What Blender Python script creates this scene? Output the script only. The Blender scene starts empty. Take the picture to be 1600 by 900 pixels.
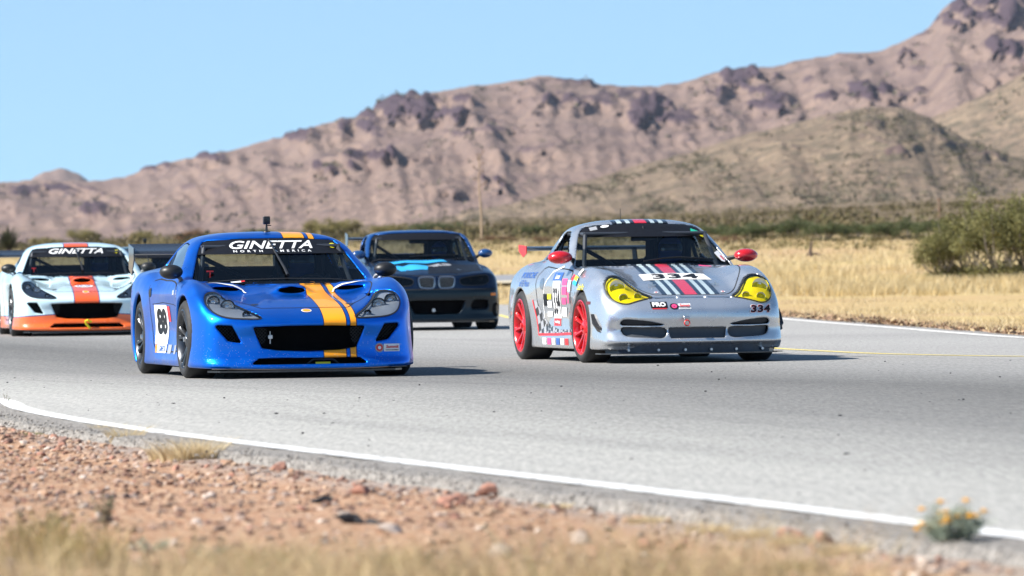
import bpy, bmesh, math, random
import numpy as np
from mathutils import Vector, Matrix
R = math.radians
random.seed(7); rng = np.random.default_rng(7)
sc = bpy.context.scene
C = sc.collection

# ------------------------------------------------------------------ camera
FPX, CAM_H, ROLL = 9000.0, 0.84, R(0.75)
cam_d = bpy.data.cameras.new('camera'); cam = bpy.data.objects.new('camera', cam_d); C.objects.link(cam)
cam_d.sensor_width = 36.0; cam_d.lens = FPX/1600*36.0
cam_d.clip_start = 0.5; cam_d.clip_end = 30000
PITCH = math.atan(26/FPX)
CAM_M = Matrix.Translation((0, 0, CAM_H)) @ Matrix.Rotation(R(90)-PITCH, 4, 'X') @ Matrix.Rotation(-ROLL, 4, 'Z')
cam.matrix_world = CAM_M
cam_d.dof.use_dof = True; cam_d.dof.focus_distance = 46.5; cam_d.dof.aperture_fstop = 5.6
sc.camera = cam
def ray(px, py):
    d = CAM_M.to_3x3() @ Vector(((px-800)/FPX, -(py-450)/FPX, -1.0))
    return d / d.y                                   # per metre of depth
def at(px, py, z=0.0):                               # pixel on the level z
    d = ray(px, py); t = (z-CAM_H)/d.z
    return Vector((d.x*t, d.y*t, z))
def at_y(px, py, y):                                 # pixel at depth y
    d = ray(px, py)
    return Vector((d.x*y, y, CAM_H+d.z*y))

# ------------------------------------------------------------------ sky, sun, exposure
SUN_EL = R(41); SUN_AZ = R(-105)                     # azimuth from +Y towards +X
w = bpy.data.worlds.new('World'); sc.world = w; w.use_nodes = True
nt = w.node_tree; nt.nodes.clear()
o_ = nt.nodes.new('ShaderNodeOutputWorld'); b_ = nt.nodes.new('ShaderNodeBackground'); s_ = nt.nodes.new('ShaderNodeTexSky')
s_.sky_type = 'NISHITA'; s_.sun_disc = False; s_.sun_elevation = SUN_EL; s_.sun_rotation = SUN_AZ % (2*math.pi)
s_.altitude = 1300; s_.air_density = 1.0; s_.dust_density = 0.1; s_.ozone_density = 1.0
tc_ = nt.nodes.new('ShaderNodeTexCoord'); va_ = nt.nodes.new('ShaderNodeVectorMath'); va_.operation = 'ADD'; va_.inputs[1].default_value = (0, 0, 0.12)   # clear dry air: a thin white band at the horizon
nt.links.new(tc_.outputs['Generated'], va_.inputs[0]); nt.links.new(va_.outputs[0], s_.inputs[0])
b_.inputs['Strength'].default_value = 0.085
wb_ = nt.nodes.new('ShaderNodeMix'); wb_.data_type = 'RGBA'; wb_.blend_type = 'MULTIPLY'; wb_.inputs[0].default_value = 1.0; wb_.inputs[7].default_value = (.93, 1.10, 1.11, 1)   # white balance of the picture
nt.links.new(s_.outputs[0], wb_.inputs[6]); nt.links.new(wb_.outputs[2], b_.inputs[0]); nt.links.new(b_.outputs[0], o_.inputs[0])
sun_d = bpy.data.lights.new('sun', 'SUN'); sun = bpy.data.objects.new('sun', sun_d); C.objects.link(sun)
sun_d.energy = 5.0; sun_d.angle = R(0.53); sun_d.color = (1, 0.95, 0.87)
to_sun = Vector((math.sin(SUN_AZ)*math.cos(SUN_EL), math.cos(SUN_AZ)*math.cos(SUN_EL), math.sin(SUN_EL)))
sun.rotation_euler = to_sun.to_track_quat('Z', 'Y').to_euler(); sun.location = to_sun*200
sc.view_settings.view_transform = 'Standard'; sc.view_settings.look = 'None'
sc.view_settings.exposure = 1.0; sc.view_settings.gamma = 1.0
sc.render.engine = 'CYCLES'
sc.cycles.max_bounces = 8; sc.cycles.transparent_max_bounces = 12; sc.cycles.transmission_bounces = 8
sc.cycles.caustics_reflective = False; sc.cycles.caustics_refractive = False

# ------------------------------------------------------------------ materials
class NT:
    def __init__(s, name):
        s.m = bpy.data.materials.new(name); s.m.use_nodes = True; s.t = s.m.node_tree
        s.b = s.t.nodes['Principled BSDF']; s.out = s.t.nodes['Material Output']
    def n(s, typ, **kw):
        nd = s.t.nodes.new('ShaderNode'+typ)
        for k, v in kw.items():
            if k.startswith('i_'):
                k = k[2:]; nd.inputs[int(k) if k.isdigit() else k].default_value = v
            else: setattr(nd, k, v)
        return nd
    def l(s, a, b): s.t.links.new(a, b)
    def val(s, x, inp):
        if isinstance(x, (int, float)): inp.default_value = x
        elif isinstance(x, tuple): inp.default_value = x if len(x) == len(inp.default_value) else tuple(x)+(1,)
        else: s.l(x, inp)
    def math(s, op, a, b=0.0, c=None):
        nd = s.n('Math', operation=op); s.val(a, nd.inputs[0]); s.val(b, nd.inputs[1])
        if c is not None: s.val(c, nd.inputs[2])
        return nd.outputs[0]
    def mix(s, f, a, b, mode='MIX'):
        nd = s.n('Mix', data_type='RGBA', blend_type=mode); s.val(f, nd.inputs[0]); s.val(a, nd.inputs[6]); s.val(b, nd.inputs[7])
        return nd.outputs[2]
    def noise(s, vec, scale, detail=4, rough=0.55, out=0):
        nd = s.n('TexNoise', i_Scale=scale, i_Detail=detail, i_Roughness=rough)
        if vec is not None: s.l(vec, nd.inputs['Vector'])
        return nd.outputs[out]
    def ramp(s, f, stops, interp='LINEAR'):
        nd = s.n('ValToRGB'); cr = nd.color_ramp; cr.interpolation = interp
        while len(cr.elements) < len(stops): cr.elements.new(0.5)
        for e, (p, c) in zip(cr.elements, stops):
            e.position = p; e.color = (c, c, c, 1) if isinstance(c, (int, float)) else tuple(c)+(1,)
        s.l(f, nd.inputs[0]); return nd.outputs[0]
    def obj(s): return s.n('TexCoord').outputs['Object']
    def xyz(s, v):
        nd = s.n('SeparateXYZ'); s.l(v, nd.inputs[0]); return nd.outputs
    def band(s, v, a, b):                             # 1 inside [a,b]
        return s.math('MULTIPLY', s.math('GREATER_THAN', v, a), s.math('LESS_THAN', v, b))
    def set(s, **kw):
        for k, v in kw.items(): s.val(v, s.b.inputs[k.replace('_', ' ')])
        return s
    def bump(s, h, strength, dist):
        nd = s.n('Bump', i_Strength=strength, i_Distance=dist); s.l(h, nd.inputs['Height']); s.l(nd.outputs[0], s.b.inputs['Normal'])
MATS = {}
def mat(name, col=(0.5, 0.5, 0.5), rough=0.5, metal=0.0, coat=0.0, vary=0.12, scale=9.0, emit=None, spec=0.5):
    if name in MATS: return MATS[name]
    k = NT(name); k.set(Roughness=rough, Metallic=metal, Coat_Weight=coat, Specular_IOR_Level=spec)
    n = k.noise(k.obj(), scale)
    lo = tuple(c*(1-vary) for c in col); hi = tuple(min(1, c*(1+vary)) for c in col)
    k.l(k.mix(n, lo, hi), k.b.inputs['Base Color'])
    k.l(k.ramp(k.noise(k.obj(), scale*2.3), [(0.3, max(0.02, rough-0.06)), (0.7, min(1, rough+0.08))]), k.b.inputs['Roughness'])
    MATS[name] = k.m; return k.m

# ------------------------------------------------------------------ objects
def tag(o, label=None, cat=None, group=None, kind=None):
    if label: o['label'] = label
    if cat: o['category'] = cat
    if group: o['group'] = group
    if kind: o['kind'] = kind
    return o
def empty(name, loc=(0, 0, 0), rz=0.0):
    o = bpy.data.objects.new(name, None); C.objects.link(o); o.location = loc; o.rotation_euler = (0, 0, rz)
    o.empty_display_size = 0.2; return o
def np_mesh(name, V, Fq, mats=(), midx=None, smooth=True, normals=None):
    me = bpy.data.meshes.new(name)
    V = np.asarray(V, np.float32)
    if isinstance(Fq, np.ndarray):
        n, k = Fq.shape; loops = Fq.reshape(-1).astype(np.int32); tot = np.full(n, k, np.int32)
    else:
        n = len(Fq); tot = np.array([len(f) for f in Fq], np.int32); loops = np.array([i for f in Fq for i in f], np.int32)
    start = np.concatenate([[0], np.cumsum(tot)[:-1]]).astype(np.int32)
    me.vertices.add(len(V)); me.vertices.foreach_set('co', V.reshape(-1))
    me.loops.add(len(loops)); me.loops.foreach_set('vertex_index', loops)
    me.polygons.add(n); me.polygons.foreach_set('loop_start', start); me.polygons.foreach_set('loop_total', tot)
    me.polygons.foreach_set('use_smooth', np.full(n, smooth))
    for m in mats: me.materials.append(m)
    if midx is not None: me.polygons.foreach_set('material_index', np.asarray(midx, np.int32))
    me.update(); me.validate()
    if normals is not None: me.normals_split_custom_set_from_vertices(np.asarray(normals, np.float32).tolist())
    return me
def link(name, me, parent=None):
    o = bpy.data.objects.new(name, me); C.objects.link(o)
    if parent is not None: o.parent = parent
    return o
class MB:                                             # mesh builder
    def __init__(s): s.v = []; s.f = []; s.mi = []; s.cur = 0
    def add(s, V, F):
        b = len(s.v); s.v.extend([tuple(p) for p in V]); s.f.extend([tuple(i+b for i in f) for f in F]); s.mi.extend([s.cur]*len(F)); return s
    def box(s, c, h, M=None, bev=0.0):
        x, y, z = h
        if bev <= 0:
            V = [(i*x, j*y, k*z) for i in (-1, 1) for j in (-1, 1) for k in (-1, 1)]
            F = [(0, 1, 3, 2), (4, 6, 7, 5), (0, 4, 5, 1), (2, 3, 7, 6), (0, 2, 6, 4), (1, 5, 7, 3)]
        else:
            b = min(bev, x*.9, y*.9, z*.9); V = []; F = []
            def ring(zz, ins):
                X, Y = x-ins, y-ins; bb = max(b-ins, b*.3)
                return [(X, Y-bb, zz), (X-bb, Y, zz), (-X+bb, Y, zz), (-X, Y-bb, zz), (-X, -Y+bb, zz), (-X+bb, -Y, zz), (X-bb, -Y, zz), (X, -Y+bb, zz)]
            for zz, ins in ((-z, b*.7), (-z+b, 0), (z-b, 0), (z, b*.7)): V += ring(zz, ins)
            for r in range(3):
                for i in range(8): F.append((r*8+i, r*8+(i+1) % 8, r*8+8+(i+1) % 8, r*8+8+i))
            F.append(tuple(range(7, -1, -1))); F.append(tuple(range(24, 32)))
        M = M or Matrix(); V = [M @ Vector(p) + Vector(c) for p in V]
        return s.add(V, F)
    def tube(s, pts, r, n=8, caps=True):
        pts = [Vector(p) for p in pts]; m = len(pts); rs = r if isinstance(r, (list, tuple)) else [r]*m
        V = []; F = []; up = None
        for i in range(m):
            t = (pts[min(i+1, m-1)]-pts[max(i-1, 0)]).normalized()
            if up is None: up = Vector((0, 0, 1)) if abs(t.z) < .9 else Vector((1, 0, 0))
            a = t.cross(up).normalized(); b = a.cross(t).normalized(); up = b
            for k in range(n):
                an = 2*math.pi*k/n; V.append(pts[i]+(a*math.cos(an)+b*math.sin(an))*rs[i])
        for i in range(m-1):
            for k in range(n): F.append((i*n+k, i*n+n+k, i*n+n+(k+1) % n, i*n+(k+1) % n))
        if caps: F.append(tuple(range(n))); F.append(tuple(range(m*n-1, m*n-n-1, -1)))
        return s.add(V, F)
    def lathe(s, prof, n=32, axis='X', M=None):       # prof: (along, radius), closed if first==last
        V = []; F = []; m = len(prof)
        for k in range(n):
            an = 2*math.pi*k/n; c, q = math.cos(an), math.sin(an)
            for (a, r) in prof:
                V.append((a, r*c, r*q) if axis == 'X' else ((r*c, a, r*q) if axis == 'Y' else (r*c, r*q, a)))
        for k in range(n):
            for i in range(m-1): F.append((k*m+i, k*m+i+1, ((k+1) % n)*m+i+1, ((k+1) % n)*m+i))
        if M: V = [M @ Vector(p) for p in V]
        return s.add(V, F)
    def prism(s, pts, e0, e1, axes='xz'):             # polygon in axes, extruded along the third axis
        n = len(pts); V = []
        def P(a, b, e): return {'xz': (a, e, b), 'yz': (e, a, b), 'xy': (a, b, e)}[axes]
        V = [P(a, b, e0) for a, b in pts]+[P(a, b, e1) for a, b in pts]
        F = [tuple(range(n)), tuple(range(2*n-1, n-1, -1))]+[(i, i+n, (i+1) % n+n, (i+1) % n) for i in range(n)]
        return s.add(V, F)
    def ell(s, c, r, nu=16, nv=10, M=None):
        V = []; F = []
        for j in range(nv+1):
            t = math.pi*j/nv
            for i in range(nu):
                p = 2*math.pi*i/nu; V.append(Vector((r[0]*math.sin(t)*math.cos(p), r[1]*math.sin(t)*math.sin(p), r[2]*math.cos(t))))
        if M: V = [M @ p for p in V]
        V = [p+Vector(c) for p in V]
        for j in range(nv):
            for i in range(nu): F.append((j*nu+i, j*nu+nu+i, j*nu+nu+(i+1) % nu, j*nu+(i+1) % nu))
        return s.add(V, F)
    def mesh(s, name, mats, smooth=True, sharp=None):
        mats = mats if isinstance(mats, (list, tuple)) else [mats]
        me = bpy.data.meshes.new(name); me.from_pydata(s.v, [], s.f); me.validate()
        for m in mats: me.materials.append(m)
        bm = bmesh.new(); bm.from_mesh(me); bmesh.ops.remove_doubles(bm, verts=bm.verts, dist=1e-5); bmesh.ops.recalc_face_normals(bm, faces=bm.faces)
        ang = R(35) if sharp is None else R(sharp)
        for f in bm.faces: f.smooth = smooth
        for e in bm.edges:
            if len(e.link_faces) == 2 and e.calc_face_angle(0) > ang: e.smooth = False
        if len(set(s.mi)) > 1 and len(bm.faces) == len(s.f):
            bm.faces.ensure_lookup_table()
            for f, i in zip(bm.faces, s.mi): f.material_index = i
        bm.to_mesh(me); bm.free(); return me
    def build(s, name, mats, parent=None, smooth=True, sharp=None):
        return link(name, s.mesh(name, mats, smooth, sharp), parent)
def copy_tree(o, parent=None):
    c = o.copy(); C.objects.link(c)
    if parent is not None: c.parent = parent
    for ch in list(o.children): copy_tree(ch, c)
    return c

# ------------------------------------------------------------------ fields: bodies as smooth implicit solids
def pchip(xk, vk, q):
    xk = np.asarray(xk, float); vk = np.asarray(vk, float); one = vk.ndim == 1
    if one: vk = vk[:, None]
    h = np.diff(xk)[:, None]; d = np.diff(vk, axis=0)/h
    m = np.zeros_like(vk); a, b = d[:-1], d[1:]
    with np.errstate(divide='ignore', invalid='ignore'):
        w1 = 2*h[1:]+h[:-1]; w2 = h[1:]+2*h[:-1]
        hm = (w1+w2)/(w1/a+w2/b)
    m[1:-1] = np.where(a*b > 0, hm, 0); m[0] = d[0]; m[-1] = d[-1]
    q = np.clip(np.asarray(q, float), xk[0], xk[-1]); i = np.clip(np.searchsorted(xk, q)-1, 0, len(xk)-2)
    t = ((q-xk[i])/np.diff(xk)[i])[:, None]; hh = h[i]
    r = (2*t**3-3*t**2+1)*vk[i]+(t**3-2*t**2+t)*hh*m[i]+(-2*t**3+3*t**2)*vk[i+1]+(t**3-t**2)*hh*m[i+1]
    return r[:, 0] if one else r
def table(ak, bk, vals, a, b, symb=False):            # vals[len(ak)][len(bk)] -> [len(a), len(b)]
    v = pchip(ak, np.array(vals, float), a); bk = list(bk)
    if symb:                                          # mirror in b for a smooth centre line
        v = np.concatenate([v[:, :0:-1], v], axis=1); bk = [-x for x in bk[:0:-1]]+bk
    return pchip(bk, v.T, b).T
def smax(a, b, k):
    h = np.clip(0.5+0.5*(a-b)/k, 0, 1); return b+(a-b)*h+k*h*(1-h)
def smin(a, b, k): return -smax(-a, -b, k)
def polysd(poly, A, B):                               # signed distance, inside negative; A, B broadcastable
    P = np.array(poly, float); n = len(P); A, B = np.broadcast_arrays(np.asarray(A, float), np.asarray(B, float))
    d = np.full(A.shape, 1e9); s = np.ones(A.shape)
    for i in range(n):
        x0, y0 = P[i]; x1, y1 = P[i-1]; ex, ey = x1-x0, y1-y0; wx, wy = A-x0, B-y0
        t = np.clip((wx*ex+wy*ey)/(ex*ex+ey*ey+1e-12), 0, 1); d = np.minimum(d, (wx-ex*t)**2+(wy-ey*t)**2)
        c1 = B >= y0; c2 = B < y1; c3 = ex*wy > ey*wx
        f = (c1 & c2 & c3) | (~c1 & ~c2 & ~c3); s = np.where(f, -s, s)
    return s*np.sqrt(d)
def smooth_poly(pts, per=6):                          # closed Catmull-Rom
    P = np.array(pts, float); n = len(P); out = []
    for i in range(n):
        a, b, c, d = P[i-1], P[i], P[(i+1) % n], P[(i+2) % n]
        for k in range(per):
            t = k/per; out.append(0.5*((2*b)+(-a+c)*t+(2*a-5*b+4*c-d)*t*t+(-a+3*b-3*c+d)*t**3))
    return [tuple(p) for p in out]
class Field:
    def __init__(s, hx, y0, y1, z0, z1, h):
        s.h = h; s.x = np.arange(0, hx+h, h); s.y = np.arange(y0, y1+h, h); s.z = np.arange(z0, z1+h, h)
        s.X = s.x[:, None, None]; s.Y = s.y[None, :, None]; s.Z = s.z[None, None, :]
    def full(s, f):
        f = np.broadcast_to(f, (len(s.x), len(s.y), len(s.z))).astype(np.float32)
        return np.concatenate([f[:0:-1], f], axis=0)
    def org(s): return np.array([-s.x[-1], s.y[0], s.z[0]])
    def sample(s, f, P):
        g = (np.asarray(P, float)-s.org())/s.h; nx, ny, nz = f.shape
        g = np.clip(g, 0, np.array([nx, ny, nz])-1.001); i = g.astype(int); t = g-i
        x, y, z = i.T; a, b, c = t.T; r = 0
        for dx in (0, 1):
            for dy in (0, 1):
                for dz in (0, 1):
                    r = r+f[x+dx, y+dy, z+dz]*(a if dx else 1-a)*(b if dy else 1-b)*(c if dz else 1-c)
        return r
    def grad(s, f, P, e=None):
        e = e or s.h*0.8; P = np.asarray(P, float); g = np.zeros_like(P)
        for k in range(3):
            d = np.zeros(3); d[k] = e; g[:, k] = s.sample(f, P+d)-s.sample(f, P-d)
        return g/(2*e)
    def nets(s, f):
        sg = f < 0; nx, ny, nz = f.shape
        c = [sg[i:nx-1+i, j:ny-1+j, k:nz-1+k] for i in (0, 1) for j in (0, 1) for k in (0, 1)]
        al = c[0].copy(); an = c[0].copy()
        for q in c[1:]: al &= q; an |= q
        act = an & ~al; idx = np.argwhere(act); n = len(idx)
        mp = np.full(act.shape, -1, np.int32); mp[act] = np.arange(n)
        co = np.array([(i, j, k) for i in (0, 1) for j in (0, 1) for k in (0, 1)])
        val = np.stack([f[idx[:, 0]+a, idx[:, 1]+b, idx[:, 2]+d] for a, b, d in co], 1)
        acc = np.zeros((n, 3)); cnt = np.zeros(n)
        for p in range(8):
            for q in range(p+1, 8):
                if np.abs(co[p]-co[q]).sum() != 1: continue
                a, b = val[:, p], val[:, q]; m = (a < 0) != (b < 0)
                t = np.where(m, a/(a-b+1e-20), 0)[:, None]
                acc += np.where(m[:, None], co[p]+(co[q]-co[p])*t, 0); cnt += m
        V = (idx+acc/cnt[:, None])*s.h+s.org()
        faces = []
        for ax in range(3):
            o1, o2 = [k for k in range(3) if k != ax]
            sl0 = [slice(None)]*3; sl1 = [slice(None)]*3; sl0[ax] = slice(0, -1); sl1[ax] = slice(1, None)
            for o in (o1, o2):
                sl0[o] = slice(1, -1); sl1[o] = slice(1, -1)
            A, B = sg[tuple(sl0)], sg[tuple(sl1)]
            for flip, m in ((False, A & ~B), (True, ~A & B)):
                e = np.argwhere(m)
                if not len(e): continue
                e[:, o1] += 1; e[:, o2] += 1; quad = []
                for d1, d2 in ((-1, -1), (0, -1), (0, 0), (-1, 0)):
                    q = e.copy(); q[:, o1] += d1; q[:, o2] += d2; quad.append(mp[q[:, 0], q[:, 1], q[:, 2]])
                quad = np.stack(quad, 1)
                if flip ^ (ax == 1): quad = quad[:, ::-1]
                faces.append(quad)
        Fq = np.concatenate(faces)
        for _ in range(2):                             # onto the surface
            v = s.sample(f, V); g = s.grad(f, V); st = -v/np.maximum((g*g).sum(1), .2)
            st = np.clip(st, -.5*s.h, .5*s.h); V = V+g*st[:, None]
        return V, Fq
    def normals(s, f, V):
        g = s.grad(f, V); return g/np.maximum(np.linalg.norm(g, axis=1), 1e-6)[:, None]
    def cast(s, f, uv, view, off=0.0):                 # project points of a 2-D drawing onto the surface
        uv = np.asarray(uv, float); n = len(uv); o = s.org(); hi = o+(np.array(f.shape)-1)*s.h
        if view == 'front': P = np.stack([uv[:, 0], np.full(n, o[1]), uv[:, 1]], 1); D = np.array([0, 1., 0])
        elif view == 'rear': P = np.stack([uv[:, 0], np.full(n, hi[1]), uv[:, 1]], 1); D = np.array([0, -1., 0])
        elif view == 'top': P = np.stack([uv[:, 0], uv[:, 1], np.full(n, hi[2])], 1); D = np.array([0, 0, -1.])
        elif view == 'left': P = np.stack([np.full(n, o[0]), uv[:, 0], uv[:, 1]], 1); D = np.array([1., 0, 0])
        else: P = np.stack([np.full(n, hi[0]), uv[:, 0], uv[:, 1]], 1); D = np.array([-1., 0, 0])
        L = np.abs(((hi-o)*D)).sum(); ts = np.arange(0, L, s.h*0.8)
        S = s.sample(f, (P[:, None, :]+D*ts[None, :, None]).reshape(-1, 3)).reshape(n, -1)
        neg = S < 0; k = np.where(neg.any(1), neg.argmax(1), -1)
        ok = k > 0; k = np.maximum(k, 1); a = S[np.arange(n), k-1]; b = S[np.arange(n), k]
        t = ts[k-1]+(ts[k]-ts[k-1])*a/(a-b+1e-12)
        if ok.any(): t = np.where(ok, t, np.median(t[ok]))
        Q = P+D*t[:, None]; N = s.normals(f, Q)
        return Q+N*off, N
# ------------------------------------------------------------------ foliage helpers
def island_mat(name, stops, rough=.9, trans=0.0, grad=None, spec=.2):
    k = NT(name); g = k.n('NewGeometry'); col = k.ramp(g.outputs['Random Per Island'], stops)
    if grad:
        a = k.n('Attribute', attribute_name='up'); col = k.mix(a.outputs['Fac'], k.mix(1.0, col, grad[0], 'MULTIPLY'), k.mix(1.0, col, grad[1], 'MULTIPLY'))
    n = k.noise(k.obj(), 40, 4); col = k.mix(k.math('MULTIPLY', n, .35), col, k.mix(1.0, col, (.6, .6, .6), 'MULTIPLY'))
    k.l(col, k.b.inputs['Base Color']); k.set(Roughness=rough, Specular_IOR_Level=spec)
    if trans:
        tl = k.n('BsdfTranslucent'); k.l(col, tl.inputs[0]); mx_ = k.n('MixShader', i_0=trans); k.l(k.b.outputs[0], mx_.inputs[1]); k.l(tl.outputs[0], mx_.inputs[2]); k.l(mx_.outputs[0], k.out.inputs[0])
    return k.m
def leaf_cloud(C_, size, seed, asp=.5):
    g = np.random.default_rng(seed); n = len(C_); A = g.normal(size=(n, 3)); A /= np.linalg.norm(A, axis=1)[:, None]; B = np.cross(A, g.normal(size=(n, 3))); B /= np.linalg.norm(B, axis=1)[:, None]
    s = (size*(.6+.8*g.random(n)))[:, None]; V = np.stack([C_-A*s, C_-B*s*asp, C_+A*s, C_+B*s*asp], 1).reshape(-1, 3)
    return V, np.arange(n*4).reshape(-1, 4)
HSCRUB = island_mat('hill scrub leaf', [(0, (.075, .07, .045)), (.5, (.12, .11, .065)), (1, (.17, .145, .09))], .9, .1)
# ------------------------------------------------------------------ noise
_tab = np.random.default_rng(3).random((256, 256))
def vnoise(x, y, seed=0):
    x = np.asarray(x, float)+seed*17.3; y = np.asarray(y, float)+seed*9.1
    i = np.floor(x).astype(int); j = np.floor(y).astype(int); u = x-i; v = y-j; u = u*u*(3-2*u); v = v*v*(3-2*v)
    g = lambda a, b: _tab[a & 255, b & 255]
    return (g(i, j)*(1-u)+g(i+1, j)*u)*(1-v)+(g(i, j+1)*(1-u)+g(i+1, j+1)*u)*v
def fbm(x, y, oct=5, seed=0, gain=.5):
    r = 0; a = 1; t = 0
    for o in range(oct): r = r+a*vnoise(x*2**o, y*2**o, seed+o); t += a; a *= gain
    return r/t
def ridged(x, y, oct=5, seed=0):
    r = 0; a = 1; t = 0
    for o in range(oct): r = r+a*(1-np.abs(2*vnoise(x*2**o, y*2**o, seed+o)-1)); t += a; a *= .5
    return r/t
def grid_faces(n, m):
    i, j = np.meshgrid(np.arange(n-1), np.arange(m-1), indexing='ij'); a = (i*m+j).ravel()
    return np.stack([a, a+1, a+m+1, a+m], 1)
def up_faces(V, F):
    a, b, c = V[F[0][0]], V[F[0][1]], V[F[0][2]]
    return F if np.cross(b-a, c-a)[2] > 0 else F[:, ::-1]

# ------------------------------------------------------------------ lie of the land
LINE = [at(px, py) for px, py in ((1600, 837), (1400, 815), (1200, 791), (1000, 766), (800, 741), (600, 720), (400, 692), (200, 669), (100, 654), (25, 636), (0, 625))]
lk = [(p.y, p.x) for p in LINE]
_c = np.polyfit([a for a, b in lk], [b for a, b in lk], 3); lk = [(a, float(np.polyval(_c, a))) for a in np.linspace(lk[0][0], lk[-1][0], 9)]
e0, e1 = lk[-2], lk[-1]
lk = [(2, lk[0][1]+(lk[0][0]-2)*.30), (10, lk[0][1]+(lk[0][0]-10)*.28)]+lk+[(lk[-1][0]+5, lk[-1][1]-1.9), (lk[-1][0]+13, lk[-1][1]-5.0), (lk[-1][0]+24, lk[-1][1]-9), (80, lk[-1][1]-13), (110, lk[-1][1]-15), (170, lk[-1][1]-14)]
def x_line(y): return pchip([a for a, b in lk], [b for a, b in lk], np.atleast_1d(y))
FAR = [at(px, py) for px, py in ((1600, 530), (1500, 523.5), (1400, 516), (1300, 509), (1224, 503))]
fk = [(2, 60), (30, 26), (50, 12)]+[(p.y, p.x) for p in FAR]+[(FAR[-1].y+22, FAR[-1].x-1.0), (FAR[-1].y+90, FAR[-1].x-1.5)]
def x_far(y): return pchip([a for a, b in fk], [b for a, b in fk], np.atleast_1d(y))
def road_z(x, y):                                      # the track climbs a little towards its far side
    st = lambda t: np.clip(t, 0, 1)**2*(3-2*np.clip(t, 0, 1))
    return (.062*st((-x-2.6)/1.9)*st((y-51)/13)+.0013*np.maximum(y-50, 0)*st((y-50)/8))*np.clip((175-y)/50, 0, 1)
def land(x, y):                                       # ground height
    x = np.asarray(x, float); y = np.asarray(y, float)
    u = np.clip(x/np.maximum(y, 1)/.089, -1.6, 1.6)
    far = pchip([0, 138, 165, 185, 210, 260, 330, 500, 750, 1100, 1600, 2600], [0, 0, .26, .60, 1.10, 2.1, 3.3, 5.6, 8.6, 13.2, 19, 26], np.clip(y, 0, 2600).ravel()).reshape(y.shape)
    k = np.clip((y-180)/250, 0, 1); far = far*(1-k+k*(.80+.26*u))
    xl = x_line(y.ravel()).reshape(y.shape); xf = x_far(y.ravel()).reshape(y.shape)
    dn = np.clip((xl-.42-x)/.30, 0, 1); df = np.clip((x-xf-.35)/.5, 0, 1)
    off = np.clip(np.maximum(dn, df), 0, 1)
    near = np.clip((60-y)/20, 0, 1)
    rough = (fbm(x*3, y*3, 4, 5)-.5)*.05+(fbm(x*.5, y*.5, 3, 8)-.5)*.12
    away = np.clip((np.maximum(xl-x, x-xf)-.4)/6, 0, 1)
    return far+road_z(x, y)-.05+off*(rough*near-.03*near)+away*(fbm(x*.12, y*.12, 3, 2)-.5)*.25*(1-near)
def ground_mat():
    k = NT('desert ground'); o = k.obj(); a = k.n('Attribute', attribute_name='zone'); z = k.xyz(a.outputs['Vector'])
    n1 = k.noise(o, 2.2, 6, .6); n2 = k.noise(o, 28, 5, .6); n3 = k.noise(o, .06, 5, .6); n4 = k.noise(o, 9, 5, .65)
    dirt = k.mix(n1, (.225, .11, .06), (.375, .205, .12)); dirt = k.mix(k.ramp(n2, [(.40, 0), (.62, 1)]), dirt, (.43, .30, .205)); dirt = k.mix(k.ramp(n4, [(.58, 0), (.70, .7)]), dirt, (.16, .085, .06))
    straw = k.mix(n1, (.36, .26, .11), (.52, .40, .20)); straw = k.mix(k.ramp(n3, [(.45, 0), (.65, 1)]), straw, (.40, .27, .15))
    scrub = k.mix(k.ramp(n3, [(.35, 0), (.65, 1)]), (.13, .095, .058), (.19, .135, .09)); scrub = k.mix(k.ramp(k.noise(o, .6, 5), [(.5, 0), (.62, .8)]), scrub, (.085, .08, .04))
    grav = k.mix(n2, (.16, .15, .15), (.34, .31, .29))
    col = k.mix(z[0], dirt, straw); col = k.mix(z[1], col, scrub); col = k.mix(z[2], col, grav)
    k.l(col, k.b.inputs['Base Color']); k.set(Roughness=.95, Specular_IOR_Level=.15)
    k.bump(k.math('ADD', n2, k.math('MULTIPLY', n4, 2.0)), .6, .02); return k.m
def make_ground():
    ys = np.concatenate([np.linspace(3, 14, 12), np.linspace(14.2, 42, 180), np.geomspace(42.4, 2600, 150)])
    t = np.linspace(-1, 1, 221); cols = np.sign(t)*(np.abs(t)*.55+np.abs(t)**5*.9)
    Y = np.repeat(ys[:, None], len(t), 1); X = cols[None]*(6.5+Y*.20)*1.0+np.sign(t)[None]*(np.abs(t)[None]**6)*Y*.6
    Z = land(X, Y); V = np.stack([X, Y, Z], -1).reshape(-1, 3); F = up_faces(V, grid_faces(len(ys), len(t)))
    me = np_mesh('ground', V, F, [ground_mat()])
    xl = x_line(Y.ravel()).reshape(Y.shape); xf = x_far(Y.ravel()).reshape(Y.shape)
    near_side = (X < (xl+xf)/2) & (Y < 70)
    straw = np.clip((X-xf-1.2)/1.5, 0, 1)*(Y < 280)+0.0; straw = np.where(Y > 105, np.maximum(straw, np.clip((Y-105)/8, 0, 1)), straw); straw = np.where(near_side, np.clip((17.2-Y)/1.5, 0, .55), straw)
    straw = np.where((X < xl-3) & (Y > 50), 1, straw)
    scrub = np.clip((Y-250)/60, 0, 1)
    grav = np.where(near_side, np.clip(1-np.abs(X-(xl-.42))/.22, 0, 1)*.8, np.clip(1-np.abs(X-xf-.45)/.45, 0, 1))*(Y < 120)
    at_ = me.attributes.new('zone', 'FLOAT_VECTOR', 'POINT'); at_.data.foreach_set('vector', np.stack([straw, scrub, grav], -1).reshape(-1).astype(np.float32))
    return tag(link('ground', me), kind='structure')
make_ground()
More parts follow.
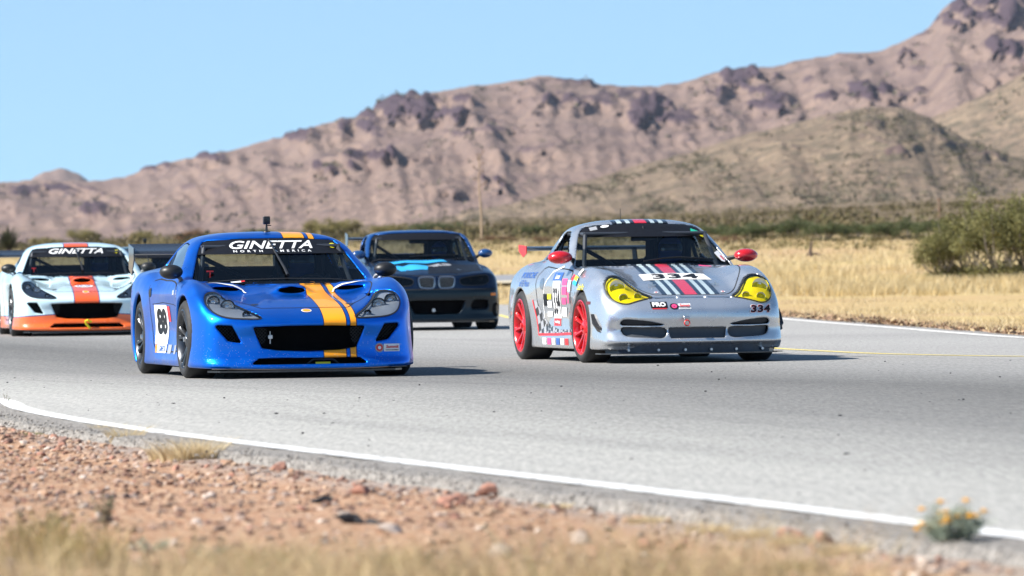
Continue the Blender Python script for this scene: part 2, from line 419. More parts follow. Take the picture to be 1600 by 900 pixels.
def asphalt():
    k = NT('aged asphalt'); o = k.obj(); a = k.n('Attribute', attribute_name='track'); v = k.xyz(a.outputs['Vector'])
    cb = k.n('CombineXYZ'); k.l(k.math('MULTIPLY', v[0], 60), cb.inputs[0]); k.l(k.math('MULTIPLY', v[2], .10), cb.inputs[1])
    streak = k.noise(cb.outputs[0], 1.0, 7, .65); fine = k.noise(o, 38, 7, .8); mid = k.noise(o, 4.5, 5, .6)
    cb2 = k.n('CombineXYZ'); k.l(k.math('MULTIPLY', v[0], 16), cb2.inputs[0]); k.l(k.math('MULTIPLY', v[2], .05), cb2.inputs[1]); tyre = k.noise(cb2.outputs[0], 1.0, 4, .6)
    base = k.ramp(v[0], [(0, (.58, .565, .53)), (.15, (.49, .48, .45)), (.32, (.28, .275, .264)), (.50, (.185, .182, .176)), (.72, (.33, .325, .315)), (1, (.42, .41, .395))])
    col = k.mix(k.ramp(streak, [(.3, 0), (.7, 1)]), k.mix(1.0, base, (.91, .91, .915), 'MULTIPLY'), k.mix(1.0, base, (1.06, 1.06, 1.055), 'MULTIPLY'))
    col = k.mix(k.math('MULTIPLY', k.ramp(fine, [(.40, 0), (.60, 1)]), .75), col, k.mix(1.0, col, (.52, .52, .52), 'MULTIPLY'))
    col = k.mix(k.math('MULTIPLY', k.ramp(tyre, [(.52, 0), (.68, 1)]), .22), col, (.11, .11, .112))
    col = k.mix(k.math('MULTIPLY', k.ramp(mid, [(.45, 0), (.75, 1)]), .2), col, (.33, .31, .28))
    gm = k.n('Mapping'); gm.inputs['Scale'].default_value = (34, 2.6, 1); k.l(o, gm.inputs[0]); grain = k.noise(gm.outputs[0], 1.0, 5, .75)   # light and dark grain painted for the asphalt's height relief, stretched in depth
    col = k.mix(k.ramp(grain, [(.36, 0), (.64, 1)]), k.mix(1.0, col, (.74, .74, .745), 'MULTIPLY'), k.mix(1.0, col, (1.13, 1.13, 1.12), 'MULTIPLY'))
    vo = k.n('TexVoronoi', i_Scale=3.0); k.l(o, vo.inputs['Vector']); dot = k.math('LESS_THAN', vo.outputs['Distance'], .035)
    col = k.mix(k.math('MULTIPLY', dot, .7), col, (.03, .03, .03))
    edge = k.math('MULTIPLY', v[1], k.ramp(k.noise(o, 22, 5, .7), [(.35, .75), (.62, 1)])); col = k.mix(edge, col, k.mix(k.ramp(k.noise(o, 34, 5, .8), [(.38, 0), (.60, 1)]), (.06, .055, .05), (.37, .34, .31)))
    k.l(col, k.b.inputs['Base Color']); k.set(Roughness=.88, Specular_IOR_Level=.25)
    k.bump(fine, .9, .012); return k.m
def make_road():
    ys = np.concatenate([np.linspace(3, 14, 8), np.linspace(14.3, 42, 140), np.linspace(42.6, 128, 90)]); n = 90; t = np.linspace(0, 1, n)**1.6
    xl = x_line(ys)-.36; xf = x_far(ys)+.32
    ed = (fbm(ys*2.3, ys*0, 5, 21)-.5)*.22; xl = xl+ed; xf = xf+(fbm(ys*.5, ys*0, 4, 22)-.5)*.5
    X = xl[:, None]+(xf-xl)[:, None]*t[None]; Y = np.repeat(ys[:, None], n, 1)
    Z = np.where(Y > 118, land(X, Y)+.06, road_z(X, Y)); Z[:, 0] -= .045
    d = np.minimum(X-xl[:, None], xf[:, None]-X); Z = np.where((d < .3) & (Y < 45), Z+(fbm(X*26, Y*26, 3, 4)-.5)*.022-(.3-d)*.04, Z)
    V = np.stack([X, Y, Z], -1).reshape(-1, 3); F = up_faces(V, grid_faces(len(ys), n)); me = np_mesh('road', V, F, [asphalt()])
    w_ = np.clip((X-xl[:, None])/14.0, 0, 1); eg = np.clip((.40-d)/.12, 0, 1)
    q = me.attributes.new('track', 'FLOAT_VECTOR', 'POINT'); q.data.foreach_set('vector', np.stack([w_, eg, Y], -1).reshape(-1).astype(np.float32))
    return tag(link('road', me), kind='structure')
ROAD = make_road()
def road_line(name, pts, w, m, z=.004):
    P = np.array([(p[0], p[1]) for p in pts]); T = np.gradient(P, axis=0); T /= np.linalg.norm(T, axis=1)[:, None]; N = np.stack([-T[:, 1], T[:, 0]], 1)
    jag = (fbm(P[:, 1]*6, P[:, 0]*6, 3, 31)-.5)*.012
    A = P+N*(w/2+jag)[:, None] if np.ndim(jag) else P+N*w/2; B = P-N*w/2
    zz = np.where(P[:, 1] > 118, land(P[:, 0], P[:, 1])+.06, road_z(P[:, 0], P[:, 1]))+z
    V = np.concatenate([np.c_[A, zz], np.c_[B, zz]]); n = len(P); F = np.array([(i, i+1, n+i+1, n+i) for i in range(n-1)]); F = up_faces(V, F)
    o = link(name, np_mesh(name, V, F, [m]), ROAD); return o
def line_mat(name, c, wear):
    k = NT(name); o = k.obj(); gm = k.n('Mapping'); gm.inputs['Scale'].default_value = (14, 1.6, 1); k.l(o, gm.inputs[0]); n = k.noise(gm.outputs[0], 1.0, 6, .75); k.l(k.mix(k.ramp(n, [(wear, 0), (wear+.2, 1)]), c, (.30, .29, .28)), k.b.inputs['Base Color']); k.set(Roughness=.75); return k.m
yy = np.linspace(4, 100, 400); road_line('edge_line', np.stack([x_line(yy), yy], 1), .135, line_mat('white road paint', (.74, .74, .73), .50))
yy = np.linspace(30, 120, 200); road_line('edge_line', np.stack([x_far(yy)-.05, yy], 1), .16, line_mat('white road paint far', (.74, .72, .69), .5))
YL = [at(px, py) for px, py in ((1900, 559), (1600, 557.3), (1450, 555.3), (1360, 553.2), (1290, 550.3), (1222, 547), (1000, 524), (800, 503), (779, 498))]
yk = np.array([(p.y, p.x) for p in YL]); ys_ = np.linspace(yk[0, 0], yk[-1, 0], 160); road_line('lane_line', np.stack([pchip(yk[:, 0], yk[:, 1], ys_), ys_], 1), .11, line_mat('yellow road paint', (.72, .58, .16), .6))
# a further stretch of the track, crossing behind
def far_track():
    xs = np.linspace(-60, 6, 60); y0 = 176-.0*xs; V = []; 
    for i, x in enumerate(xs):
        bend = 14*max(0, (x+1)/7)**2
        for q in (0, 3.2, 6.4): V.append((x, 178+q*1.6+bend, land(np.array([x]), np.array([178+q*1.6+bend]))[0]+.12))
    V = np.array(V); me = np_mesh('road', V, up_faces(V, grid_faces(60, 3)), [mat('far asphalt', (.22, .22, .23), .9)]); tag(link('road', me), kind='structure')
    V2 = V.reshape(60, 3, 3)[:, 0].copy(); A = V2+np.array([0, -2.6, -.05]); B = V2+np.array([0, -.02, 0.01]); W = np.stack([A, B], 1).reshape(-1, 3)
    me = np_mesh('kerb', W, up_faces(W, grid_faces(60, 2)), [mat('pale kerb concrete', (.52, .45, .32), .9)]); tag(link('kerb', me), kind='structure')
far_track()

# ------------------------------------------------------------------ mountains
def hill_mat(name, tan, tan2, rock, rock2, scrub, sc_, dots):
    k = NT(name); o = k.obj(); a = k.n('Attribute', attribute_name='rock'); r = a.outputs['Fac']
    n1 = k.noise(o, sc_, 7, .62); n2 = k.noise(o, sc_*6, 6, .65); n3 = k.noise(o, sc_*20, 4, .6)
    col = k.mix(k.ramp(n1, [(.32, 0), (.68, 1)]), tan, tan2)
    col = k.mix(k.ramp(n2, [(dots, 0), (dots+.07, .85)]), col, scrub); col = k.mix(k.ramp(n3, [(dots+.02, 0), (dots+.09, .6)]), col, scrub)
    rk = k.mix(n2, rock, rock2); m = k.ramp(k.math('ADD', r, k.math('MULTIPLY', k.math('SUBTRACT', n2, .5), .8)), [(.38, 0), (.60, 1)])
    k.l(k.mix(m, col, rk), k.b.inputs['Base Color']); k.set(Roughness=1.0, Specular_IOR_Level=.05); k.bump(k.math('ADD', n2, n3), .6, 1.6/sc_*.1); return k.m
def hill(name, sil, d0, d1, base_py, seed, m, blobs, nx=520, ny=170, px0=-330, px1=1930, amp=1.0, bands=.55, power=1.0, shrubs=None, shrub_label=None):
    px = np.linspace(px0, px1, nx); sil = np.array(sil, float)
    top = pchip(sil[:, 0], sil[:, 1], px)+(fbm(px*.06, px*0, 5, seed)-.5)*7+(ridged(px*.012, px*0+3, 4, seed+2)-.6)*6*bands
    base = np.array([pchip([b[0] for b in base_py], [b[1] for b in base_py], px)]).ravel()
    rx = np.array([ray(p, 300).x for p in px]); zr = np.array([at_y(p, q, d1).z for p, q in zip(px, top)]); zb = np.array([at_y(p, q, d0).z for p, q in zip(px, base)])
    v = np.linspace(0, 1, ny)
    D = d0+(d1-d0)*v; PX, VV = np.meshgrid(px, v, indexing='ij')
    prof = VV**power
    Yw = np.repeat(D[None], nx, 0); Xw = rx[:, None]*Yw; H = (zr-zb)[:, None]; Z = zb[:, None]+H*prof
    S = (d1-d0)
    env = np.clip(VV*5, 0, 1)*np.clip((1-VV)*4, 0, 1)
    gul = ridged(Xw/S*9+VV*1.5, Yw/S*3, 5, seed+5)-.6; und = fbm(Xw/S*3.2, Yw/S*2.2, 3, seed+9)-.5
    Z = Z+env*amp*H.max()*(.06*gul+.22*und)
    # screen row of each point, for placing the crags seen in the picture
    spur = ridged(PX*.011+VV*.9, VV*.8+PX*.002, 5, seed+31)-.62; spur2 = ridged(PX*.035+VV*1.3, VV*2.2, 4, seed+37)-.62
    dy_ = env*amp*S*(.055*spur+.008*spur2); Yw = Yw-dy_; Z = Z+env*amp*H.max()*(.036*spur+.006*spur2)
    PY = 424-(Z-CAM_H)/Yw*FPX+ROLL*0-(PX-800)*math.tan(ROLL)
    crag = np.zeros_like(Z); wob = (fbm(PX*.05, PY*.08, 5, seed+13, .62)-.5)*4.0
    for (bx, by, bw, bh, s) in blobs:
        q = ((PX-bx)/bw)**2+((PY-by+(PX-bx)*-.0)/bh)**2; crag = np.maximum(crag, s*np.clip((1.15-q*.75+wob)*.75, 0, 1))
    band = np.clip((ridged(PX*.008+PY*.006, PY*.03-PX*.009, 4, seed+17)-.70)*7, 0, 1)*np.clip((fbm(PX*.03, PY*.05, 4, seed+19, .65)-.44)*7, 0, 1)*bands*np.clip(VV*2.4-.3, 0, 1)
    crag = np.maximum(crag, band)
    ribs = .45+.9*ridged(PX*.06, PY*.012, 4, seed+23)
    push = crag*ribs*S*.017*amp*np.clip((1-VV)*14, .15, 1)
    Z = Z+push*.16; Yw = Yw-push*1.25
    Z = Z+env*(fbm(PX*.09, PY*.12, 4, seed+29)-.5)*H.max()*.017*amp
    back = np.stack([Xw[:, -1]*1.03, Yw[:, -1]*1.08, Z[:, -1]-H[:, 0]*.25], -1)[:, None]
    V = np.concatenate([np.stack([Xw, Yw, Z], -1), back], 1); n2 = V.shape[1]
    me = np_mesh(name, V.reshape(-1, 3), up_faces(V.reshape(-1, 3), grid_faces(nx, n2)), [m])
    cr = np.concatenate([crag, crag[:, -1:]], 1); q = me.attributes.new('rock', 'FLOAT', 'POINT'); q.data.foreach_set('value', cr.ravel().astype(np.float32))
    tag(link(name, me), kind='structure')
    if shrubs:
        g = np.random.default_rng(seed+3); n, size = shrubs; W = V[:, :-1].reshape(-1, 3); keep = g.choice(len(W), n*3, replace=False); dens = fbm(PX.ravel()[keep]*.012, PY.ravel()[keep]*.03, 4, seed+41); keep = keep[(g.random(len(keep)) < np.clip((dens-.40)*3, .03, 1)) & (VV.ravel()[keep] < .93)][:n]
        s = size*(.5+g.random(len(keep))); per = 9; c = np.repeat(W[keep], per, 0); q = g.normal(size=(len(c), 3))*np.array([.5, .5, .3])*np.repeat(s, per)[:, None]; q[:, 2] = np.abs(q[:, 2]); A, B = leaf_cloud(c+q, .24*np.repeat(s, per), seed, .7)
        tag(link('hillside_scrub', np_mesh('hillside_scrub', A, B, [HSCRUB])), shrub_label, 'scrub', kind='stuff')
RIDGE = [(-1100, 330), (-700, 312), (-400, 300), (-150, 292), (0, 284), (60, 281), (150, 283), (200, 274), (250, 259), (310, 245), (350, 239), (400, 223), (440, 214), (500, 197), (560, 180), (620, 157), (680, 144), (740, 134), (790, 129), (850, 118), (900, 123), (950, 132), (1000, 134), (1060, 129), (1100, 119), (1150, 109), (1200, 104), (1260, 94), (1310, 84), (1360, 81), (1400, 71), (1435, 55), (1460, 38), (1478, 12), (1510, -4), (1560, -16), (1620, -22), (1750, -30), (1950, 10), (2250, 90), (2600, 130)]
M_FAR = hill_mat('mountain slope', (.18, .128, .115), (.295, .212, .168), (.045, .034, .047), (.125, .085, .095), (.13, .10, .095), .012, .56)
hill('mountain', RIDGE, 2300, 3900, [(-1100, 405), (-400, 392), (0, 388), (500, 376), (800, 362), (1200, 345), (1600, 335), (1950, 330), (2600, 330)], 1, M_FAR,
     [(640, 172, 95, 22, 1), (560, 205, 40, 14, .8), (1012, 178, 34, 30, 1), (1150, 130, 50, 24, 1), (1205, 160, 40, 18, .9), (1345, 150, 75, 14, 1), (1500, 18, 50, 24, 1), (1580, 20, 50, 28, 1), (1560, 78, 38, 13, 1), (1412, 98, 14, 12, 1),
      (330, 248, 45, 7, .9), (450, 214, 30, 8, .9), (600, 250, 60, 9, .9), (530, 268, 40, 9, .8), (770, 292, 24, 10, .9), (240, 262, 40, 9, .8), (150, 332, 26, 11, .8), (880, 165, 35, 16, .8), (730, 214, 50, 8, .6), (890, 130, 50, 8, .7), (60, 300, 70, 8, .7), (1300, 84, 30, 5, .7), (1075, 190, 50, 16, .6), (950, 150, 30, 12, .6), (330, 300, 60, 8, .5), (700, 300, 60, 8, .4), (820, 240, 60, 10, .5), (430, 300, 40, 8, .5), (1230, 230, 40, 8, .4), (1450, 110, 40, 8, .5), (1440, 150, 25, 6, .5)], 640, 160, -1000, 2550, shrubs=(900, 3.0), shrub_label='dark desert scrub dotted over the mountain slopes')
hill('hill', [(-400, 320), (0, 312), (40, 286), (65, 270), (95, 264), (122, 272), (160, 300), (300, 330), (2000, 340)], 5200, 6000, [(-400, 380), (2000, 380)], 41, M_FAR, [(95, 266, 25, 4, .7)], 200, 40, -400, 700, .25, .3)
M_MID = hill_mat('foothill slope', (.20, .145, .108), (.315, .235, .165), (.10, .07, .065), (.18, .125, .11), (.105, .092, .065), .02, .50)
hill('hill', [(-400, 380), (600, 362), (700, 336), (830, 309), (900, 287), (980, 263), (1060, 241), (1150, 216), (1230, 194), (1300, 178), (1360, 167), (1410, 169), (1450, 184), (1500, 212), (1560, 236), (1650, 262), (1950, 290)], 1250, 1900, [(-400, 405), (600, 385), (800, 362), (1000, 350), (1300, 338), (1600, 332), (1950, 330)], 71, M_MID,
     [(1400, 236, 22, 8, .7), (1330, 215, 60, 4, .5)], 420, 110, 500, 1950, .8, .5, 1.0, (2800, 1.25), 'dark green scrub dotted over the brown foothill')
hill('hill', [(1300, 330), (1380, 250), (1430, 196), (1500, 165), (1550, 143), (1600, 115), (1700, 78), (1850, 60), (1950, 80)], 1900, 2300, [(1300, 365), (1600, 350), (1950, 340)], 91, M_MID, [(1535, 150, 12, 5, .8)], 160, 80, 1300, 1950, .3, .3, 1.0, (150, 2.4), 'sparse scrub on the pale hill behind the foothill')
# ------------------------------------------------------------------ stones, plants
def at_land(px, py, lo=14, hi=1500):
    d = ray(px, py); ys = np.concatenate([np.linspace(lo, 60, 400), np.geomspace(60.2, hi, 900)]); ys = ys[ys >= lo]
    xs = d.x*ys; zs = CAM_H+d.z*ys; h = land(xs, ys); k = np.argmax(zs <= h) if (zs <= h).any() else len(ys)-1
    return Vector((xs[k], ys[k], h[k]))
def blades(base, hgt, wid, lean, nseg=3, seed=0):
    """base (n,3), hgt (n,), thin bent blades as quads; returns V, F, up"""
    g = np.random.default_rng(seed); n = len(base); a = g.random(n)*2*np.pi; dirx = np.stack([np.cos(a), np.sin(a)], 1); b = g.random(n)*2*np.pi; wd = np.stack([np.cos(b), np.sin(b)], 1)
    ln = lean*hgt*(.3+g.random(n)); V = []; U = []
    for s in range(nseg+1):
        t = s/nseg; c = base.copy(); c[:, :2] += dirx*(ln*t**1.8)[:, None]; c[:, 2] += hgt*(t-.12*t*t); w_ = (wid*(1-t*.85)/2)[:, None]
        L = c.copy(); L[:, :2] += wd*w_; Q = c.copy(); Q[:, :2] -= wd*w_; V += [L, Q]; U += [np.full(n, t)]*2
    V = np.stack(V, 1).reshape(-1, 3); U = np.stack(U, 1).ravel(); m = 2*(nseg+1); o = (np.arange(n)*m)[:, None]; F = []
    for s in range(nseg): F.append(o+np.array([[2*s, 2*s+1, 2*s+3, 2*s+2]]))
    return V, np.concatenate(F), U
def up_attr(me, U): q = me.attributes.new('up', 'FLOAT', 'POINT'); q.data.foreach_set('value', U.astype(np.float32)); return me
# gravel ------------------------------------------------------------
ICO = None
def ico():
    global ICO
    if ICO is None:
        bm = bmesh.new(); bmesh.ops.create_icosphere(bm, subdivisions=1, radius=1.0); bm.verts.index_update(); ICO = (np.array([v.co[:] for v in bm.verts]), np.array([[v.index for v in f.verts] for f in bm.faces])); bm.free()
    return ICO
STONE_STOPS = [(0, (.15, .085, .07)), (.2, (.35, .215, .14)), (.45, (.46, .33, .235)), (.62, (.30, .165, .115)), (.8, (.54, .45, .38)), (.9, (.11, .08, .075)), (1, (.42, .28, .21))]
STONE_M = island_mat('gravel stone', STONE_STOPS, .9)
def verge_points(n, g, d0=14.6, d1=41, pw=1.0):
    y = d0+(d1-d0)*g.random(n)**pw; lim = x_line(y)-.39; lo = -.098*y-.3; hi = np.minimum(lim, .098*y+.3); ok = hi > lo; y, lo, hi = y[ok], lo[ok], hi[ok]
    x = lo+(hi-lo)*g.random(len(y)); return x, y
def gravel(n, seed, smin_, smax_, name, d0=14.6, pw=1.0):
    g = np.random.default_rng(seed); x, y = verge_points(n, g, d0, 41, pw); n = len(x); v0, f0 = ico()
    s = smin_*(smax_/smin_)**(g.random(n)**2.2); z = land(x, y)+s*.25
    V = v0[None]*(1+(g.random((n, len(v0), 1))-.5)*.7); V = V*np.stack([.7+.7*g.random(n), .7+.7*g.random(n), .45+.4*g.random(n)], 1)[:, None]*s[:, None, None]
    a = g.random(n)*6.28; c, q = np.cos(a)[:, None], np.sin(a)[:, None]; V = np.stack([V[..., 0]*c-V[..., 1]*q, V[..., 0]*q+V[..., 1]*c, V[..., 2]], -1)+np.stack([x, y, z], 1)[:, None]
    F = (f0[None]+(np.arange(n)*len(v0))[:, None, None]).reshape(-1, 3)
    return tag(link(name, np_mesh(name, V.reshape(-1, 3), F, [STONE_M], smooth=False)), 'loose reddish gravel scattered over the dirt verge', 'gravel', kind='stuff')
gravel(18000, 11, .003, .020, 'gravel'); gravel(2200, 12, .006, .024, 'gravel', 14.6, 2.2)
def crumbs():
    g = np.random.default_rng(17); n = 2600; y = 15+25*g.random(n); x = x_line(y)-.16-.30*g.random(n)**.7; ok = np.abs(x) < .1*y+.2; x, y = x[ok], y[ok]; n = len(x); v0, f0 = ico(); s = .0025+.0065*g.random(n)**2.5
    V = v0[None]*(1+(g.random((n, len(v0), 1))-.5)*.7)*s[:, None, None]*np.array([1, 1, .7])+np.stack([x, y, s*.3-.004-.03*np.clip((x_line(y)-x-.3)/.2, 0, 1)], 1)[:, None]
    tag(link('asphalt_crumbs', np_mesh('asphalt_crumbs', V.reshape(-1, 3), (f0[None]+(np.arange(n)*len(v0))[:, None, None]).reshape(-1, 3), [island_mat('asphalt crumb', [(0, (.10, .09, .08)), (.4, (.30, .275, .25)), (.8, (.42, .39, .35)), (1, (.18, .16, .145))], .9)], smooth=False)), 'grey asphalt crumbs along the broken road edge', 'gravel', kind='stuff')
crumbs()
protos = []
for i in range(7):
    bm = bmesh.new(); bmesh.ops.create_icosphere(bm, subdivisions=2, radius=1.0); g = np.random.default_rng(50+i); ax = [Vector(g.normal(size=3)).normalized() for _ in range(9)]
    for v in bm.verts:
        p = v.co.copy()
        for a in ax:
            d = p.dot(a)
            if d > .62: p -= a*(d-.62)*.9
        v.co = Vector((p.x*(1+.3*g.random()*.3), p.y*.85, p.z*.62))*(1+.05*g.normal())
    me = bpy.data.meshes.new('stone'); bm.to_mesh(me); bm.free(); me.materials.append([mat('red stone', (.34, .17, .12), .9, vary=.35, scale=2), mat('pale stone', (.44, .36, .31), .9, vary=.3, scale=2), mat('brown stone', (.22, .13, .10), .9, vary=.35, scale=2)][i % 3]); protos.append(me)
g = np.random.default_rng(77)
def stone(p, s, k, label, rot=None):
    o = link('stone', protos[k]); o.location = (p[0], p[1], land(np.array([p[0]]), np.array([p[1]]))[0]+s*.22); o.scale = (s, s*(.8+.4*g.random()), s*(.7+.4*g.random())); o.rotation_euler = (g.random()*.5, g.random()*.5, g.random()*6.28)
    return tag(o, label, 'stone', 'loose stones on the dirt verge')
xs, ys = verge_points(260, g, 15.2, 34, .8)
names = ['reddish angular stone lying loose on the dirt verge', 'pale weathered stone lying loose on the dirt verge', 'brown angular stone lying loose on the dirt verge']
for x, y in zip(xs, ys): k = int(g.integers(7)); stone((x, y), .012+.024*g.random()**2, k, names[k % 3])
for px, py, s, k in ((98, 694, .05, 2), (14, 695, .045, 2), (60, 680, .03, 1), (437, 735, .05, 0), (565, 772, .055, 0), (720, 785, .05, 0), (760, 775, .06, 3), (700, 790, .05, 6), (1010, 862, .05, 0), (1290, 850, .05, 3), (1240, 845, .055, 6), (1060, 860, .045, 3), (905, 850, .05, 1), (340, 735, .035, 2), (610, 835, .05, 4), (780, 870, .05, 1)):
    p = at_land(px, py); stone((p.x, p.y), s, k, names[k % 3])
# torn rubber by the verge
RUBV = mat('torn rubber', (.03, .03, .034), .85, vary=.4, scale=40)
def shred(px, py, L, seed, label):
    g = np.random.default_rng(seed); bm = bmesh.new(); bmesh.ops.create_icosphere(bm, subdivisions=3, radius=1.0)
    for v in bm.verts:
        a = math.atan2(v.co.y, v.co.x); q = .75+.35*math.sin(a*3+seed)+.18*math.sin(a*7+seed*2)+.05*g.normal(); v.co = Vector((v.co.x*q*L*.5, v.co.y*q*L*.24, v.co.z*L*.10*(1+.4*math.sin(v.co.x*5+seed))+L*.06*math.sin(v.co.x*2.2+seed)))
    me = bpy.data.meshes.new('rubber_scrap'); bm.to_mesh(me); bm.free(); me.materials.append(RUBV); o = link('rubber_scrap', me); o.location = at_land(px, py)+Vector((0, 0, L*.05)); o.rotation_euler = (.05, .08, g.random()*.6-.3); tag(o, label, 'rubber scrap')
shred(505, 786, .12, 1, 'smaller black scrap of torn tyre rubber lying on the gravel'); shred(565, 818, .17, 4, 'longer black scrap of torn tyre rubber lying on the gravel')
# crumbs of rubber on the road
g = np.random.default_rng(5); n = 170; y = 18+34*g.random(n)**.8; x = (g.random(n)*2-1)*.1*y; ok = x > x_line(y)+.15; x, y = x[ok], y[ok]; n = len(x); v0, f0 = ico(); s = .0025+.0055*g.random(n)**3
V = v0[None]*s[:, None, None]*np.stack([1+g.random(n)*1.6, .6+g.random(n)*.5, .5+.3*g.random(n)], 1)[:, None]+np.stack([x, y, .004+s*.3], 1)[:, None]
tag(link('rubber_crumbs', np_mesh('rubber_crumbs', V.reshape(-1, 3), (f0[None]+(np.arange(n)*len(v0))[:, None, None]).reshape(-1, 3), [RUBV])), 'black crumbs of tyre rubber strewn over the asphalt', 'rubber crumbs', kind='stuff')

# grass ---------------------------------------------------------------
STRAW = [(0, (.46, .34, .16)), (.4, (.60, .48, .27)), (.75, (.68, .58, .38)), (1, (.40, .30, .15))]
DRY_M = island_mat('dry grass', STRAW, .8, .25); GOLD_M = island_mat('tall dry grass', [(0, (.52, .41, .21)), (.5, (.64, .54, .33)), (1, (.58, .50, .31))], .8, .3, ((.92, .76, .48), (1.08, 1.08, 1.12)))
BROWN_M = island_mat('brown dry stems', [(0, (.34, .24, .15)), (.3, (.56, .42, .24)), (.6, (.72, .58, .35)), (.8, (.42, .28, .19)), (1, (.32, .30, .12))], .8, .3)
OLIVE_M = island_mat('olive grass', [(0, (.20, .19, .07)), (.25, (.38, .30, .13)), (.6, (.55, .43, .22)), (.85, (.46, .33, .15)), (1, (.24, .24, .09))], .8, .3)
def field_grass(name, n, d0, d1, h0, h1, w, m, label, seed, xmin=None, cond=None, per=5, spread=.12, lean=.5, u0=-.105, u1=.115):
    g = np.random.default_rng(seed); y = (d0**-1+(d1**-1-d0**-1)*g.random(n))**-1; u = u0+(u1-u0)*g.random(n); x = u*y
    ok = np.ones(n, bool)
    if cond is not None: ok &= cond(x, y)
    x, y = x[ok], y[ok]; dens = fbm(x*.25, y*.12, 3, seed); ok = g.random(len(x)) < np.clip((dens-.25)*2.6, .12, 1); x, y = x[ok], y[ok]; n = len(x)
    X = np.repeat(x, per)+g.normal(size=n*per)*spread; Y = np.repeat(y, per)+g.normal(size=n*per)*spread; B = np.stack([X, Y, land(X, Y)-.02], 1)
    patchy = .25+1.35*fbm(X*.15, Y*.08, 3, seed+4); H = (h0+(h1-h0)*g.random(n*per))*patchy
    V, F, U = blades(B, H, w*(.6+.8*g.random(n*per)), lean, 2, seed); me = up_attr(np_mesh(name, V, F, [m]), U)
    return tag(link(name, me), label, 'grass', kind='stuff')
beyond = lambda x, y: (x > x_far(y)+1.0)
field_grass('mown_grass', 22000, 62, 158, .05, .16, .012, DRY_M, 'short mown straw coloured grass beside the far edge of the track', 21, cond=lambda x, y: beyond(x, y) | ((y > 118) & (x > -16)), per=4, spread=.10, lean=.9)
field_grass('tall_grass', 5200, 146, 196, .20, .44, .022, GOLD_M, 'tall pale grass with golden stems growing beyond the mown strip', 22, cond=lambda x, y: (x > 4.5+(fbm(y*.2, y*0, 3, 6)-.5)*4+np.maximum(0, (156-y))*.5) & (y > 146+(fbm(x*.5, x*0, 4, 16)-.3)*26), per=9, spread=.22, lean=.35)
field_grass('tan_grass', 14000, 150, 330, .15, .36, .03, DRY_M, 'tan dry grass covering the flats behind the track', 23, cond=lambda x, y: ~((y > 172) & (y < 192) & (x < 7)), per=5, spread=.3, lean=.6)
# foreground grass, bottom left
def fore():
    g = np.random.default_rng(31); n = 9000; y = 14.2+4.2*g.random(n)**1.3; u = -.1+.2*g.random(n); x = u*y
    lim = np.interp(u, [-.1, -.06, -.03, 0, .03, .06, .1], [18.6, 18.0, 17.2, 16.4, 15.2, 14.4, 14.0]); ok = (y < lim+.5+(fbm(x*3, y*3, 3, 3)-.5)*1.2) & (fbm(x*2.2, y*1.6, 3, 12) > .47+.09*np.clip(u*14, -.9, 1)) & (x < x_line(y)-.8); x, y = x[ok], y[ok]; per = 4; n = len(x)
    X = np.repeat(x, per)+g.normal(size=n*per)*.02; Y = np.repeat(y, per)+g.normal(size=n*per)*.02; B = np.stack([X, Y, land(X, Y)-.005], 1); H = (.02+.16*g.random(n*per)**2)*(1.15-4*u.repeat(1)[0]*0)*(.5+1.0*fbm(X*.9, Y*.9, 3, 9))*(1+.6*np.clip((16.6-Y)/2, 0, 1))
    V, F, U = blades(B, H, .0045*(.6+.8*g.random(n*per)), .9, 3, 33); me = up_attr(np_mesh('grass', V, F, [BROWN_M]), U); tag(link('grass', me), 'straggly straw and olive grass on the near verge', 'grass', kind='stuff')
fore()
def fore_tall():
    g = np.random.default_rng(37); n = 1500; y = 11.2+3.4*g.random(n); u = -.1+.2*g.random(n); x = u*y; hm = np.interp(u, [-.1, -.06, -.03, 0, .04, .1], [.37, .34, .26, .19, .13, .10]); ok = fbm(x*4, y*2, 3, 14) > .49+.14*np.clip(u*14, -.4, 1); x, y, hm = x[ok], y[ok], hm[ok]; per = 7; n = len(x)
    X = np.repeat(x, per)+g.normal(size=n*per)*.018; Y = np.repeat(y, per)+g.normal(size=n*per)*.03; B = np.stack([X, Y, land(X, Y)-.005], 1); H = np.repeat(hm*(.35+.75*g.random(n)), per)*(.5+.5*g.random(n*per))
    V, F, U = blades(B, H, .0085*(.6+.8*g.random(n*per)), .4, 3, 35); me = up_attr(np_mesh('grass', V, F, [BROWN_M]), U); tag(link('grass', me), 'taller straw grass stems standing in front of the gravel verge', 'grass', kind='stuff')
fore_tall()
for i, (px, py, w, h) in enumerate(((130, 890, .30, .20), (60, 880, .26, .22), (420, 898, .30, .11), (620, 896, .24, .11), (1240, 897, .2, .06))):
    g = np.random.default_rng(300+i); p = at_land(px, min(py, 899)); n = 260; r = w/2*np.sqrt(g.random(n)); a = g.random(n)*6.28; B = np.stack([r*np.cos(a), r*np.sin(a)*.7, np.full(n, -.005)], 1); V, F, U = blades(B, h*(.35+.65*g.random(n)), .006*(.6+.8*g.random(n)), .6, 3, 310+i)
    o = link('grass_clump', up_attr(np_mesh('grass_clump', V, F, [OLIVE_M]), U)); o.location = p; tag(o, 'olive green grass clump among the straw of the near verge', 'grass clump', 'green clumps in the near verge')
TUFT_M = island_mat('straw tuft', [(0, (.60, .46, .26)), (.5, (.78, .66, .44)), (1, (.68, .54, .32))], .8, .35)
